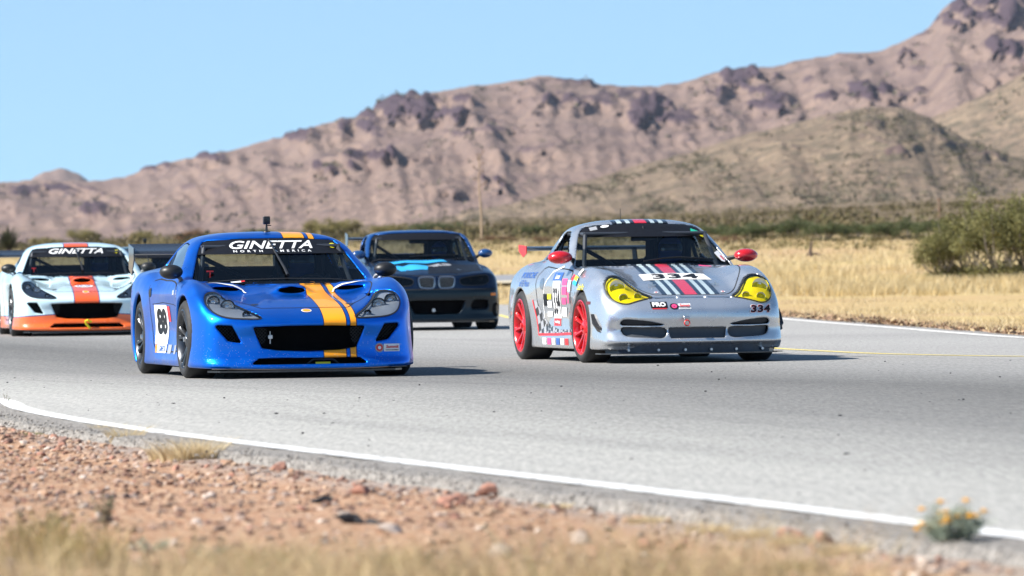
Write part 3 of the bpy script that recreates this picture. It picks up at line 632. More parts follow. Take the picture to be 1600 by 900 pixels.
def tuft(px, py, w, h, n, m, label, seed, name='grass_tuft', group='dry grass tufts along the broken edge'):
    p = at_land(px, py); g = np.random.default_rng(seed); a = g.random(n)*6.28; r = w/2*np.sqrt(g.random(n)); B = np.stack([r*np.cos(a), r*np.sin(a)*.6, np.full(n, -.006)], 1)
    V, F, U = blades(B, h*(.4+.6*g.random(n)), np.full(n, .0045), .75, 3, seed); me = up_attr(np_mesh(name, V, F, [m]), U); o = link(name, me); o.location = p
    return tag(o, label, 'grass tuft', group)
for i, (px, py, w, h) in enumerate(((196, 694, .16, .13), (258, 718, .16, .10), (283, 720, .20, .14), (312, 718, .20, .14), (338, 714, .14, .08), (166, 681, .12, .09), (1110, 833, .16, .05), (1170, 842, .14, .055), (1235, 852, .16, .05), (640, 745, .10, .03), (865, 795, .12, .03), (1010, 818, .12, .035), (1320, 868, .16, .05))):
    tuft(px, py, w, h, 330, TUFT_M, 'dry straw tuft at the broken asphalt edge', 200+i)
for i, (px, py) in enumerate(((60, 668), (45, 680), (82, 672))): tuft(px, py, .16, .03, 170, island_mat('low green weed', [(0, (.14, .17, .04)), (1, (.30, .30, .08))], .8, .3), 'low yellow green weed on the dirt by the white line', 230+i, 'weed', 'green weeds by the white line')
def leafy(name, loc, w, h, nst, nl, leaf, m, mst, label, cat, group, seed, flowers=0, asp=.4):
    g = np.random.default_rng(seed); root = empty(name, loc); st = MB(); tips = []
    for i in range(nst):
        a = g.random()*6.28; r = w/2*(.3+.7*g.random()); hh = h*(.55+.45*g.random()); p0 = Vector((g.normal()*w*.04, g.normal()*w*.04, -.01)); p1 = Vector((r*.45*math.cos(a), r*.45*math.sin(a), hh*.55)); p2 = Vector((r*math.cos(a), r*math.sin(a), hh*(1-.25*(r/(w/2))**2)))
        st.tube([p0, p1, p2], [w*.012, w*.009, w*.004], 5); tips.append((p0, p1, p2))
    st.build('stems', mst, root)
    k = g.integers(0, nst, nl); t = .25+.75*g.random(nl)**.7; P0 = np.array([[*tips[i][0]] for i in k]); P1 = np.array([[*tips[i][1]] for i in k]); P2 = np.array([[*tips[i][2]] for i in k]); tt = t[:, None]
    Cn = (1-tt)**2*P0+2*tt*(1-tt)*P1+tt**2*P2+g.normal(size=(nl, 3))*np.array([w, w, h])*.05
    Cn[:, 2] = np.maximum(Cn[:, 2], .005); V, F = leaf_cloud(Cn, leaf, seed, asp); link('foliage', np_mesh('foliage', V, F, [m]), root)
    for i in range(flowers):
        p = tips[i % nst][2]+Vector(g.normal(size=3)*w*.06)+Vector((0, 0, h*.06)); f = MB()
        for q in range(9):
            a = q*.698; f.add([p, p+Vector((math.cos(a-.3)*.014, math.sin(a-.3)*.014, .004)), p+Vector((math.cos(a)*.021, math.sin(a)*.021, .002)), p+Vector((math.cos(a+.3)*.014, math.sin(a+.3)*.014, .004))], [(0, 1, 2, 3)])
        f.ell(p+Vector((0, 0, .003)), (.009, .009, .007), 8, 5); f.build('flower', FLOW, root)
    return tag(root, label, cat, group)
FLOW = mat('marigold petal', (.80, .40, .01), .6, vary=.2); TWIG = mat('dry twig', (.20, .13, .09), .9); WOODY = mat('grey twig', (.22, .19, .16), .9)
SAGE = island_mat('sage leaf', [(0, (.28, .34, .26)), (.5, (.42, .48, .38)), (1, (.34, .39, .28))], .85, .25)
p = at_land(1487, 868); leafy('flowering_plant', p, .23, .175, 28, 3000, .007, SAGE, TWIG, 'grey green flowering plant with small yellow blooms at the asphalt edge', 'plant', None, 5, 18)
DK = island_mat('weed leaf', [(0, (.10, .13, .08)), (.6, (.22, .24, .14)), (1, (.30, .27, .16))], .85, .25)
for i, (px, py, w, h, lab) in enumerate(((165, 835, .10, .16, 'tall dark weed with thin stems in the near grass'), (235, 866, .14, .06, 'low blue green weed spreading in the near grass'), (330, 880, .17, .055, 'broad blue green weed low in the straw grass'), (85, 845, .10, .10, 'brown twiggy weed in the near grass'), (10, 640, .06, .14, 'thin twiggy plant standing by the end of the white line'))):
    leafy('weed', at_land(px, py), w, h, 12, 300 if i != 4 else 40, .006, DK if i not in (1, 2) else SAGE, TWIG, lab, 'weed', None, 60+i)

# bushes ----------------------------------------------------------------
LEAFS = {'olive': island_mat('olive bush leaf', [(0, (.11, .11, .035)), (.5, (.20, .19, .07)), (1, (.28, .26, .11))], .7, .3), 'green': island_mat('mesquite leaf', [(0, (.055, .075, .028)), (.5, (.11, .135, .055)), (1, (.17, .18, .08))], .7, .3),
         'yellow': island_mat('yellow bush leaf', [(0, (.17, .15, .05)), (.5, (.28, .24, .085)), (1, (.36, .30, .13))], .7, .3), 'dark': island_mat('yucca leaf', [(0, (.03, .035, .022)), (1, (.10, .105, .055))], .6, .2), 'brown': island_mat('brown bush leaf', [(0, (.17, .10, .055)), (1, (.27, .17, .10))], .8, .2)}
BP = {}
def bush_proto(kind, v):
    if (kind, v) in BP: return BP[(kind, v)]
    g = np.random.default_rng(hash(kind) % 1 + v*7+len(kind)); st = MB(); Cn = []
    for i in range(16):
        a = g.random()*6.28; r = .15+.35*g.random(); hh = .55+.45*g.random(); p2 = Vector((r*math.cos(a), r*math.sin(a), hh*(1.05-.6*r))); p1 = Vector((p2.x*.7, p2.y*.7, p2.z*.4)); low = np.array([p2.x*.45, p2.y*.45, .08]); Cn.append(low+g.normal(size=(90, 3))*np.array([.10, .10, .05]))
        st.tube([(g.normal()*.03, g.normal()*.03, -.03), p1, p2], [.014, .010, .004], 5)
        for q in range(7):
            t = .35+.65*g.random(); c = np.array(p1)*(1-t)+np.array(p2)*t+g.normal(size=3)*.05; Cn.append(c+g.normal(size=(70, 3))*np.array([.062, .062, .052]))
    Cn = np.concatenate(Cn); Cn = Cn[Cn[:, 2] > .01]; V, F = leaf_cloud(Cn, .017, v+3, .5); BP[(kind, v)] = (st.mesh('stems', WOODY), np_mesh('foliage', V, F, [LEAFS[kind]])); return BP[(kind, v)]
def bush(px, py, wpx, hpx, kind, label, group, v=0, name='bush'):
    p = at_land(px, py, 60); s = p.y/FPX; r = empty(name, p, random.random()*6.28); r.scale = (wpx*s, wpx*s, hpx*s); a, b = bush_proto(kind, v); link('stems', a, r); link('foliage', b, r)
    return tag(r, label, 'bush', group)
for i, (px, py, w_, h_) in enumerate(((1470, 438, 90, 80), (1510, 437, 130, 124), (1560, 437, 140, 140), (1610, 436, 140, 140), (1665, 436, 130, 125))): bush(px, py, w_, h_, 'olive', 'large olive green desert bush rising behind the tall pale grass', 'large bushes behind the tall grass', i, 'desert_bush')
for i, px in enumerate((1030, 1075, 1115, 1160, 1205, 1245, 1290, 1335, 1375, 1420, 1455)): bush(px, 377+random.uniform(-3, 2), random.uniform(60, 85), random.uniform(26, 40), 'green', 'green bush in the row along the back of the dry flats', 'row of green bushes behind the flats', i % 4, 'desert_bush')
for i, (px, w_, h_) in enumerate(((1085, 60, 16), (1140, 50, 14), (780, 60, 14), (850, 50, 12))): bush(px, 381, w_, h_, 'brown', 'low rusty brown bush at the far edge of the dry flats', 'rusty bushes at the edge of the flats', i, 'low_bush')
for i, (px, py, w_, h_, k) in enumerate(((500, 376, 70, 40, 'yellow'), (540, 372, 55, 34, 'yellow'), (610, 372, 60, 24, 'yellow'), (660, 370, 60, 26, 'green'), (700, 368, 50, 24, 'green'), (130, 384, 60, 30, 'yellow'), (225, 384, 55, 26, 'yellow'), (300, 382, 60, 26, 'brown'), (400, 378, 60, 24, 'green'), (70, 388, 50, 20, 'yellow'), (830, 372, 55, 22, 'green'), (900, 372, 60, 24, 'yellow'), (960, 374, 60, 24, 'green'))):
    bush(px, py, w_, h_, k, {'yellow': 'yellowish desert bush on the flats behind the cars', 'green': 'dull green desert bush on the flats behind the cars', 'brown': 'brown desert bush on the flats behind the cars'}[k], 'scattered bushes on the flats', i % 4, 'desert_bush')
p = at_land(14, 398, 60); s = p.y/FPX; r = empty('yucca', p); V = []; g = np.random.default_rng(4); n = 260; th = g.random(n)*6.28; ph = .15+1.35*g.random(n); L = s*(20+22*g.random(n)); dr = np.stack([np.cos(th)*np.cos(ph), np.sin(th)*np.cos(ph), np.sin(ph)], 1); c0 = np.array([[0, 0, s*8]]); wv = np.cross(dr, [[0, 0, 1.]]); wv /= np.linalg.norm(wv, axis=1)[:, None]
V = np.stack([c0-wv*s*1.2, c0+wv*s*1.2, c0+dr*L[:, None]*.6+wv*s*1.0, c0+dr*L[:, None]+0*wv, c0+dr*L[:, None]*.6-wv*s*1.0], 1).reshape(-1, 3); link('leaves', np_mesh('leaves', V, [tuple(range(i*5, i*5+5)) for i in range(n)], [LEAFS['dark']]), r)
tk = MB(); tk.tube([(0, 0, -.1), (0, 0, s*12)], [s*6, s*4], 8); tk.build('trunk', TWIG, r); tag(r, 'dark spiky yucca standing behind the rear wing of the pale blue car', 'yucca')
# dry agave stalk, dead snag, pole
p = at_land(752, 378, 60); s = p.y/FPX; r = empty('agave_stalk', p); m = MB(); H = 142*s; pts = [(math.sin(i*.5)*s*1.2+.0*i-(i*s*.1), 0, -.1+H*i/14) for i in range(15)]; m.tube(pts, [s*(2.2-.11*i) for i in range(15)], 8); m.build('stalk', mat('dry stalk', (.36, .26, .17), .9, vary=.2), r)
for i in range(9):
    b = MB(); z = H*(.62+.042*i); a = i*2.4; q = s*(11-.6*i); x0 = pts[min(14, int(14*(z/H)))][0]; b.tube([(x0, 0, z), (x0+q*.7*math.cos(a), q*.7*math.sin(a), z+s*2), (x0+q*math.cos(a), q*math.sin(a), z+s*6)], [s*.8, s*.7, s*.5], 5); b.ell((x0+q*math.cos(a), q*math.sin(a), z+s*6), (s*2, s*2, s*1.4), 8, 6); b.build('branch', TWIG, r)
tag(r, 'tall dry agave stalk standing alone in the tan grass', 'agave stalk')
p = at_land(1268, 402, 60); s = p.y/FPX; r = link('dead_snag', None) if False else None; m = MB()
m.tube([(0, 0, -.05), (-s*2, 0, s*10), (s*1, 0, s*26)], [s*3.2, s*2.6, s*1], 7); m.tube([(0, 0, s*5), (s*9, 0, s*5), (s*19, 0, s*1)], [s*2.4, s*1.8, s*.8], 6); m.tube([(-s, 0, s*8), (-s*6, s*3, s*5), (-s*9, s*3, -s*1)], [s*2, s*1.6, s*.8], 6); o = m.build('dead_snag', mat('dead wood', (.10, .07, .055), .9)); o.location = p; tag(o, 'dark dead wood snag sticking out of the tan grass', 'dead wood')
def pole(px, py, top, d, label):
    p = at_land(px, py, 60); s = p.y/FPX; o = empty('utility_pole', p); m = MB(); H = (py-top)*s; m.tube([(0, 0, -.3), (0, 0, H)], [s*1.9, s*1.5], 8); m.build('pole', TWIG, o); m = MB(); m.box((0, 0, H-s*3), (s*4, s*.6, s*.6)); m.build('crossarm', TWIG, o); tag(o, label, 'pole')
pole(1468, 372, 309, 300, 'weathered wooden pole behind the row of green bushes')
# scrub over the desert floor
def scrub(name, n, d0, d1, s0, s1, per, leaf, m, label, seed):
    g = np.random.default_rng(seed); y = d0*(d1/d0)**g.random(n); x = (-.115+.23*g.random(n))*y; dens = fbm(x*.02, y*.008, 4, seed); ok = g.random(n) < np.clip((dens-.30)*3.5, .08, 1); x, y = x[ok], y[ok]; n = len(x)
    s = s0+(s1-s0)*g.random(n)**2; c = np.repeat(np.stack([x, y, land(x, y)], 1), per, 0); S = np.repeat(s, per)[:, None]; q = g.normal(size=(n*per, 3))*np.array([.42, .42, .26])*S; q[:, 2] = np.abs(q[:, 2])+.05
    V, F = leaf_cloud(c+q, leaf*np.repeat(s, per), seed, .7); return tag(link(name, np_mesh(name, V, F, [m])), label, 'scrub', kind='stuff')
scrub('desert_scrub', 4600, 290, 1500, .4, 1.2, 22, .13, island_mat('creosote scrub', [(0, (.085, .075, .033)), (.4, (.14, .115, .055)), (.7, (.19, .145, .075)), (1, (.11, .10, .045))], .9, .2), 'low olive creosote scrub spread across the desert floor', 81)
scrub('desert_scrub', 1500, 230, 330, .25, .7, 28, .11, island_mat('edge scrub', [(0, (.15, .13, .05)), (.5, (.24, .19, .09)), (1, (.12, .12, .05))], .9, .2), 'low mixed scrub where the dry flats meet the desert floor', 82)
# verge litter along the far edge
def far_litter():
    g = np.random.default_rng(91); n = 5000; y = 62+52*g.random(n); x = x_far(y)+.25+1.5*g.random(n)**1.6; ok = x < .12*y; x, y = x[ok], y[ok]; n = len(x); s = .012+.045*g.random(n)**2; c = np.stack([x, y, land(x, y)+s*.4], 1); V, F = leaf_cloud(c, s, 92, .6)
    tag(link('leaf_litter', np_mesh('leaf_litter', V, F, [island_mat('litter', [(0, (.16, .10, .07)), (.4, (.33, .22, .14)), (.7, (.48, .37, .22)), (1, (.10, .08, .07))], .9)])), 'brown dead leaves and gravel along the far asphalt edge', 'litter', kind='stuff')
far_litter()
# ------------------------------------------------------------------ drawing kit on bodies
def flat_grid(polys, res):                            # 2-D polygon(s) -> triangulated, cut along a grid
    bm = bmesh.new()
    for poly in polys:
        vs = [bm.verts.new((a, b, 0)) for a, b in poly]
        bm.faces.new(vs)
    return cut_grid(bm, res)
def cut_grid(bm, res):
    xs = [v.co.x for v in bm.verts]; ys = [v.co.y for v in bm.verts]
    for ax, lo, hi in ((0, min(xs), max(xs)), (1, min(ys), max(ys))):
        n = int((hi-lo)/res)
        for i in range(1, n+1):
            p = [0, 0, 0]; p[ax] = lo+(hi-lo)*i/(n+1); d = [0, 0, 0]; d[ax] = 1
            bmesh.ops.bisect_plane(bm, geom=bm.verts[:]+bm.edges[:]+bm.faces[:], plane_co=p, plane_no=d)
    bmesh.ops.triangulate(bm, faces=bm.faces[:])
    bm.verts.index_update()
    V = [(v.co.x, v.co.y) for v in bm.verts]; F = [tuple(v.index for v in f.verts) for f in bm.faces]; bm.free()
    return np.array(V), F
def put(car, name, V2, F, view, off, m, parent, on=None):
    Q, N = car.fd.cast(car.base if on is None else on, V2, view, off)
    # face the outside
    if F:
        a, b, c = Q[F[0][0]], Q[F[0][1]], Q[F[0][2]]
        tot = 0
        for f in F[::max(1, len(F)//40)]:
            a, b, c = Q[f[0]], Q[f[1]], Q[f[2]]; tot += np.dot(np.cross(b-a, c-a), N[f[0]])
        if tot < 0: F = [f[::-1] for f in F]
    return link(name, np_mesh(name, Q, F, [m], normals=N), parent)
def patch(car, name, poly, view, m, parent, off=0.003, res=0.05, on=None):
    V, F = flat_grid([poly], res); return put(car, name, V, F, view, off, m, parent, on)
def strip(car, name, pts, width, view, m, parent, off=0.002, closed=False):
    P = [np.array(p, float) for p in pts]; n = len(P); out = []
    if closed: P = P+[P[0]]
    Q = []
    for i in range(len(P)-1):
        L = np.linalg.norm(P[i+1]-P[i]); k = max(1, int(L/.03))
        for j in range(k): Q.append(P[i]+(P[i+1]-P[i])*j/k)
    Q.append(P[-1]); V = []; F = []
    for i in range(len(Q)):
        a = Q[i-1] if i > 0 else (Q[-2] if closed else Q[0]); b = Q[i+1] if i < len(Q)-1 else (Q[1] if closed else Q[-1])
        t = b-a; t = t/(np.linalg.norm(t)+1e-9); nrm = np.array([-t[1], t[0]])
        V += [Q[i]+nrm*width/2, Q[i]-nrm*width/2]
    for i in range(len(Q)-1): F.append((2*i, 2*i+1, 2*i+3, 2*i+2))
    return put(car, name, np.array(V), F, view, off, m, parent)
_txt = {}
def text2d(body, weight=0.0, shear=0.0, space=1.0):
    key = (body, weight, shear, space)
    if key not in _txt:
        cu = bpy.data.curves.new('lettering', 'FONT'); cu.body = body; cu.align_x = 'CENTER'; cu.align_y = 'CENTER'
        cu.offset = weight; cu.shear = shear; cu.resolution_u = 4; cu.space_character = space
        ob = bpy.data.objects.new('lettering', cu); C.objects.link(ob)
        dg = bpy.context.evaluated_depsgraph_get(); me = bpy.data.meshes.new_from_object(ob.evaluated_get(dg))
        V = [(v.co.x, v.co.y) for v in me.vertices]; F = [tuple(p.vertices) for p in me.polygons]
        bpy.data.objects.remove(ob); bpy.data.curves.remove(cu); bpy.data.meshes.remove(me)
        V = np.array(V); lo = V.min(0); hi = V.max(0); _txt[key] = ((V-(lo+hi)/2)/(hi-lo), F)
    return _txt[key]
def text(car, name, body, view, centre, size, m, parent, off=0.005, weight=0.0, shear=0.0, space=1.0, ang=0.0, flip=False, res=0.04, on=None):
    V, F = text2d(body, weight, shear, space); V = V*np.array(size)
    if flip: V = V*np.array([-1, 1])
    c, s = math.cos(ang), math.sin(ang); V = V @ np.array([[c, s], [-s, c]])+np.array(centre)
    bm = bmesh.new(); vs = [bm.verts.new((a, b, 0)) for a, b in V]
    for f in F:
        try: bm.faces.new([vs[i] for i in f])
        except ValueError: pass
    V, F = cut_grid(bm, res); return put(car, name, V, F, view, off, m, parent, on)
def rect(c, w, h, ang=0.0, n=1):
    out = []
    for a, b in ((-1, -1), (1, -1), (1, 1), (-1, 1)):
        x, y = a*w/2, b*h/2; out.append((c[0]+x*math.cos(ang)-y*math.sin(ang), c[1]+x*math.sin(ang)+y*math.cos(ang)))
    return out
def oval(c, rx, ry, n=24): return [(c[0]+rx*math.cos(2*math.pi*i/n), c[1]+ry*math.sin(2*math.pi*i/n)) for i in range(n)]

class Body: pass
def make_parts(fd, base, f, regions, mats, prefix=''):
    """regions: (name, polygon, plane axes, test) cut out of the shell as parts of their own, borders snapped to the outline"""
    V, Fq = fd.nets(f); ax = {'xy': (0, 1), 'yz': (1, 2), 'xz': (0, 2)}
    cen = V[Fq].mean(1); bf = fd.sample(base, cen); inner = bf < -0.018
    lab = np.zeros(len(Fq), int)
    for r, (nm, poly, axes, test) in enumerate(regions, 1):
        a, b = ax[axes]; d = polysd(poly, cen[:, a], cen[:, b]); m = (d < 0) & test(cen) & (lab == 0) & ~inner
        lab[m] = r
        cnt_in = np.zeros(len(V), int); cnt_out = np.zeros(len(V), int)
        sel = test(cen) & ~inner
        np.add.at(cnt_in, Fq[m].ravel(), 1); np.add.at(cnt_out, Fq[~m & sel].ravel(), 1)
        bd = np.where((cnt_in > 0) & (cnt_out > 0))[0]
        P = np.array(poly, float); pv = V[bd][:, (a, b)]; best = np.full(len(bd), 1e9); tgt = pv.copy()
        for i in range(len(P)):
            p0, e = P[i], P[i-1]-P[i]; t = np.clip(((pv-p0) @ e)/(e @ e+1e-12), 0, 1); q = p0+e*t[:, None]
            dd = np.linalg.norm(pv-q, axis=1); k = dd < best; best[k] = dd[k]; tgt[k] = q[k]
        ok = best < fd.h*1.2; nv = V[bd].copy(); nv[ok, a] = tgt[ok, 0]; nv[ok, b] = tgt[ok, 1]
        for _ in range(2):
            v = fd.sample(f, nv); g = fd.grad(f, nv); nv = nv-g*np.clip(v/np.maximum((g*g).sum(1), .2), -.006, .006)[:, None]
        V[bd] = nv
    N = fd.normals(f, V); out = {}
    for r, nm in enumerate(['body']+[q[0] for q in regions]):
        sel = lab == r
        if not sel.any(): continue
        u, inv = np.unique(Fq[sel], return_inverse=True)
        out.setdefault(nm, []).append(np_mesh(nm, V[u], inv.reshape(-1, 4), mats, inner[sel].astype(int), True, N[u]))
    return out
# ------------------------------------------------------------------ car shapes (nose at y=0, driving towards -y, z up)
def wheel_cut(fd, f, y, z, r, x0, k=0.012):
    c = np.sqrt((fd.Y-y)**2+(fd.Z-z)**2)-r
    c = np.maximum(c, np.where(fd.Z < z, np.abs(fd.Y-y)-r, c)*1.0)
    return smax(f, -np.maximum(c, x0-fd.X), k)
def mx(*a):
    r = a[0]
    for q in a[1:]: r = np.maximum(r, q)
    return r
def pocket(f, sd, depth, k=0.004):                    # recess following the surface
    return np.maximum(f, np.minimum(f+depth, -sd))
def ginetta_shape(h):
    b = Body(); fd = b.fd = Field(1.02, -0.06, 4.36, 0.03, 1.30, h)
    x, y, z, X, Y, Z = fd.x, fd.y, fd.z, fd.X, fd.Y, fd.Z
    # upper surface
    xk = [0, .22, .42, .58, .70, .82, .91, .98]
    top = table([-.06, .03, .12, .26, .42, .60, .80, 1.0, 1.25, 1.5, 1.8, 2.3, 2.9, 3.3, 3.8, 4.15, 4.36], xk, [
        [.435, .435, .435, .43, .42, .40, .37, .32],
        [.468, .468, .467, .462, .452, .435, .41, .36],
        [.515, .515, .513, .507, .498, .48, .45, .40],
        [.565, .565, .560, .560, .565, .555, .515, .45],
        [.600, .600, .592, .605, .640, .650, .60, .52],
        [.632, .632, .615, .640, .700, .728, .675, .58],
        [.662, .662, .638, .668, .745, .785, .735, .64],
        [.695, .694, .668, .695, .765, .808, .760, .67],
        [.752, .75, .727, .733, .772, .805, .760, .68],
        [.812, .81, .797, .785, .788, .797, .750, .68],
        [.838, .838, .833, .825, .81, .79, .735, .67],
        [.83, .83, .83, .825, .815, .79, .74, .68],
        [.86, .86, .86, .86, .855, .83, .79, .72],
        [.88, .88, .88, .88, .88, .875, .84, .77],
        [.90, .90, .90, .90, .89, .87, .83, .76],
        [.93, .93, .93, .92, .90, .87, .82, .75],
        [.94, .94, .94, .93, .91, .87, .82, .75]], y, x, True).T
    sstep = lambda t: np.clip(t, 0, 1)**2*(3-2*np.clip(t, 0, 1))
    bump = lambda xc, wx, y0, y1, hh: hh*np.exp(-((x-xc)/wx)**4)[:, None]*(sstep((y-y0)/.05)*(1-sstep((y-y0-.1)/(y1-y0-.1))))[None]
    top = top+bump(0, .15, .88, 1.32, .062)+bump(.52, .14, 1.08, 1.42, .058)
    f = (Z-top[:, :, None])*0.93
    # plan / flanks
    side = table([-.06, 0, .1, .25, .45, .7, .95, 1.2, 1.5, 1.9, 2.4, 2.8, 3.1, 3.5, 3.9, 4.2, 4.36],
                 [.03, .12, .25, .40, .55, .70, .85], [
        [.50, .52, .50, .48, .45, .40, .35], [.63, .65, .63, .61, .58, .52, .45], [.775, .785, .765, .745, .72, .67, .60],
        [.865, .87, .855, .84, .82, .79, .72], [.925, .925, .915, .905, .895, .88, .82], [.945, .945, .945, .945, .94, .93, .88],
        [.94, .945, .95, .95, .95, .94, .89], [.90, .905, .915, .92, .925, .92, .87], [.885, .895, .875, .865, .875, .89, .86],
        [.885, .895, .87, .85, .865, .885, .86], [.89, .90, .88, .865, .88, .895, .87], [.92, .925, .925, .92, .925, .925, .90],
        [.94, .95, .955, .96, .96, .95, .92], [.94, .95, .96, .965, .965, .955, .93], [.90, .92, .94, .945, .945, .935, .91],
        [.84, .86, .88, .89, .89, .88, .86], [.78, .80, .82, .83, .83, .82, .80]], y, z)
    f = smax(f, (X-side[None])*0.9, 0.07)
    # front face
    fr = table([.03, .07, .11, .17, .24, .33, .42, .48, .56, .70, .9], [0, .3, .5, .7, .85, 1.0], [
        [.03, .035, .06, .11, .18, .3], [.0, .005, .03, .08, .15, .27], [.0, .005, .03, .08, .15, .27], [.035, .04, .065, .11, .18, .30],
        [.055, .06, .075, .115, .18, .30], [.055, .06, .075, .115, .18, .30], [.03, .035, .06, .115, .19, .32], [.02, .03, .06, .12, .2, .34],
        [.04, .05, .10, .16, .25, .38], [.1, .12, .18, .26, .36, .5], [.2, .22, .3, .4, .5, .6]], z, x, False)
    f = smax(f, (fr.T[:, None, :]-Y)*0.9, 0.045)
    lip = 0.068+0.02*(x/.9)**2
    f = smax(f, lip[:, None, None]-Z, 0.02)
    f = smax(f, Y-(4.28-0.12*(X/.8)**2+0.05*(Z-.7)), 0.06)
    # hood bulges: raised centre between two scallops, scoop blister
    # glasshouse
    wy = 1.36+(Z-.815)*2.12+0.36*X**2+0.12*np.maximum(X-.45, 0)
    gf = (wy-Y)/2.34
    roof = table([1.2, 1.9, 2.15, 2.4, 2.7, 3.0, 3.4, 3.8, 4.2], [0, .3, .5, .62, .8], [
        [1.02, 1.02, 1.0, .98, .9], [1.115, 1.108, 1.085, 1.05, .97], [1.155, 1.147, 1.122, 1.085, 1.0], [1.172, 1.165, 1.14, 1.10, 1.02],
        [1.176, 1.168, 1.142, 1.10, 1.02], [1.160, 1.152, 1.122, 1.08, 1.0], [1.09, 1.08, 1.05, 1.0, .93], [.98, .975, .95, .92, .87], [.86, .86, .84, .82, .78]], y, x, True).T
    roof = roof+.032*np.clip((y-1.2)/.5, 0, 1)[None]*np.clip((4.2-y)/.8, 0, 1)[None]
    gs = table([1.2, 1.7, 2.1, 2.5, 3.0, 3.5, 4.0], [.73, .85, .98, 1.08, 1.18, 1.30], [
        [.80, .77, .70, .63, .56, .48], [.83, .80, .725, .665, .59, .50], [.84, .81, .73, .675, .60, .52], [.84, .81, .73, .67, .60, .52],
        [.84, .80, .71, .64, .57, .5], [.82, .76, .65, .57, .5, .44], [.76, .68, .56, .48, .42, .36]], y, z)
    g = smax(smax(gf, (Z-roof[:, :, None])*.95, 0.035), (X-gs[None])*.88, 0.045)
    g = smax(g, .6-Z, .02); b.glass = g
    f = smin(f, g, 0.035)
    b.base = fd.full(f); b.gfull = fd.full(g)
    # cuts -------------------------------------------------------------
    b.polys = P = {}
    P['grille'] = [(-.46, .415), (-.2, .422), (.2, .422), (.46, .415), (.385, .245), (.25, .224), (0, .218), (-.25, .224), (-.385, .245)]
    P['intake'] = [(.545, .285), (.655, .305), (.755, .425), (.74, .435), (.625, .43)]
    P['slot'] = [(-.41, .162), (.41, .162), (.485, .112), (-.485, .112)]
    P['lamp'] = smooth_poly([(.385, .487), (.50, .56), (.585, .615), (.66, .685), (.73, .698), (.785, .675), (.80, .61), (.755, .538), (.67, .497), (.53, .483)], 5)
    P['screen'] = smooth_poly([(0, .70), (.35, .70), (.70, .70), (.735, .765), (.715, .80), (.63, .98), (.565, 1.078), (.50, 1.095), (.25, 1.11), (0, 1.113), (-.25, 1.11), (-.5, 1.095), (-.565, 1.078), (-.63, .98), (-.715, .80), (-.735, .765), (-.70, .70), (-.35, .70)], 4)
    P['side'] = smooth_poly([(1.90, .845), (2.07, .95), (2.26, 1.05), (2.38, 1.075), (2.7, 1.085), (2.95, 1.05), (3.12, .96), (3.16, .88), (2.95, .865), (2.4, .853)], 4)
    P['rear'] = [(-.46, .885), (.46, .885), (.38, 1.09), (-.38, 1.09)]
    for q, dz in (('screen', .03), ('side', .028), ('rear', .03)): P[q] = [(a_, b_2+dz) for a_, b_2 in P[q]]
    sd = lambda k, A, B: polysd(P[k], A, B)
    xz = lambda k: sd(k, x[:, None], z[None, :])[:, None, :]
    front = np.where(Y < .42, 0, 1e3)
    f = np.maximum(f, -np.maximum(xz('grille'), Y-.40)-0)
    f = np.maximum(f, -np.maximum(xz('intake'), Y-.42))
    f = np.maximum(f, -np.maximum(xz('slot'), Y-.30))
    lampsd = np.where(Y < 1.0, xz('lamp'), 1.0)
    f = pocket(f, lampsd, .07)
    # scoop, two scallop vents, round caps
    sc1 = polysd(oval((0, .708), .112, .025), x[:, None], z[None, :])[:, None, :]
    f = mx(f, -mx(sc1, .80-Y, Y-1.10))
    v1 = polysd(smooth_poly([(.40, .712), (.46, .736), (.56, .744), (.65, .738), (.60, .722), (.50, .708)], 3), x[:, None], z[None, :])[:, None, :]
    f = mx(f, -mx(v1, 1.02-Y, Y-1.26))
    f = wheel_cut(fd, f, .80, .325, .352, .60); f = wheel_cut(fd, f, 3.34, .33, .358, .60)
    # exit vent behind the front wheel
    # cabin
    cav = np.maximum(g+.035, .45-Z); cav = np.maximum(cav, 0.3*(1.2-Y))
    box = mx(X-.66, 1.62-Y, Y-3.0, .20-Z, Z-.95)
    cav = np.minimum(cav, box); cav = np.maximum(cav, np.maximum(1.38-Y, Y-3.55))
    f = np.maximum(f, -cav)
    ws = mx(xz('screen'), np.where(Y < 2.6, -1, 1), g-.05, -(g+.06))
    f = np.maximum(f, -np.where((top[:, :, None]+.004 < Z), ws, 1))
    yz = sd('side', y[:, None], z[None, :])[None]
    f = np.maximum(f, -np.maximum(yz, .42-X))
    f = np.maximum(f, -np.maximum(xz('rear'), 3.0-Y))
    b.f = fd.full(f)
    P['hood'] = smooth_poly([(0, .265), (.30, .27), (.37, .30), (.46, .50), (.60, .72), (.68, .98), (.69, 1.22), (.64, 1.42), (.45, 1.39), (.2, 1.345), (0, 1.34), (-.2, 1.345), (-.45, 1.39), (-.64, 1.42), (-.69, 1.22), (-.68, .98), (-.60, .72), (-.46, .50), (-.37, .30), (-.30, .27)], 3)
    P['door'] = smooth_poly([(1.46, .72), (1.42, .55), (1.40, .30), (1.48, .215), (2.2, .205), (2.62, .22), (2.74, .40), (2.80, .62), (2.84, .80), (2.4, .80), (1.9, .79)], 3)
    regs = [('hood', P['hood'], 'xy', lambda c: (c[:, 2] > .5) & (c[:, 1] < 1.5)),
            ('door', P['door'], 'yz', lambda c: c[:, 0] < -.6), ('door', P['door'], 'yz', lambda c: c[:, 0] > .6)]
    b.parts = lambda mats: make_parts(fd, b.base, b.f, regs, mats)
    return b
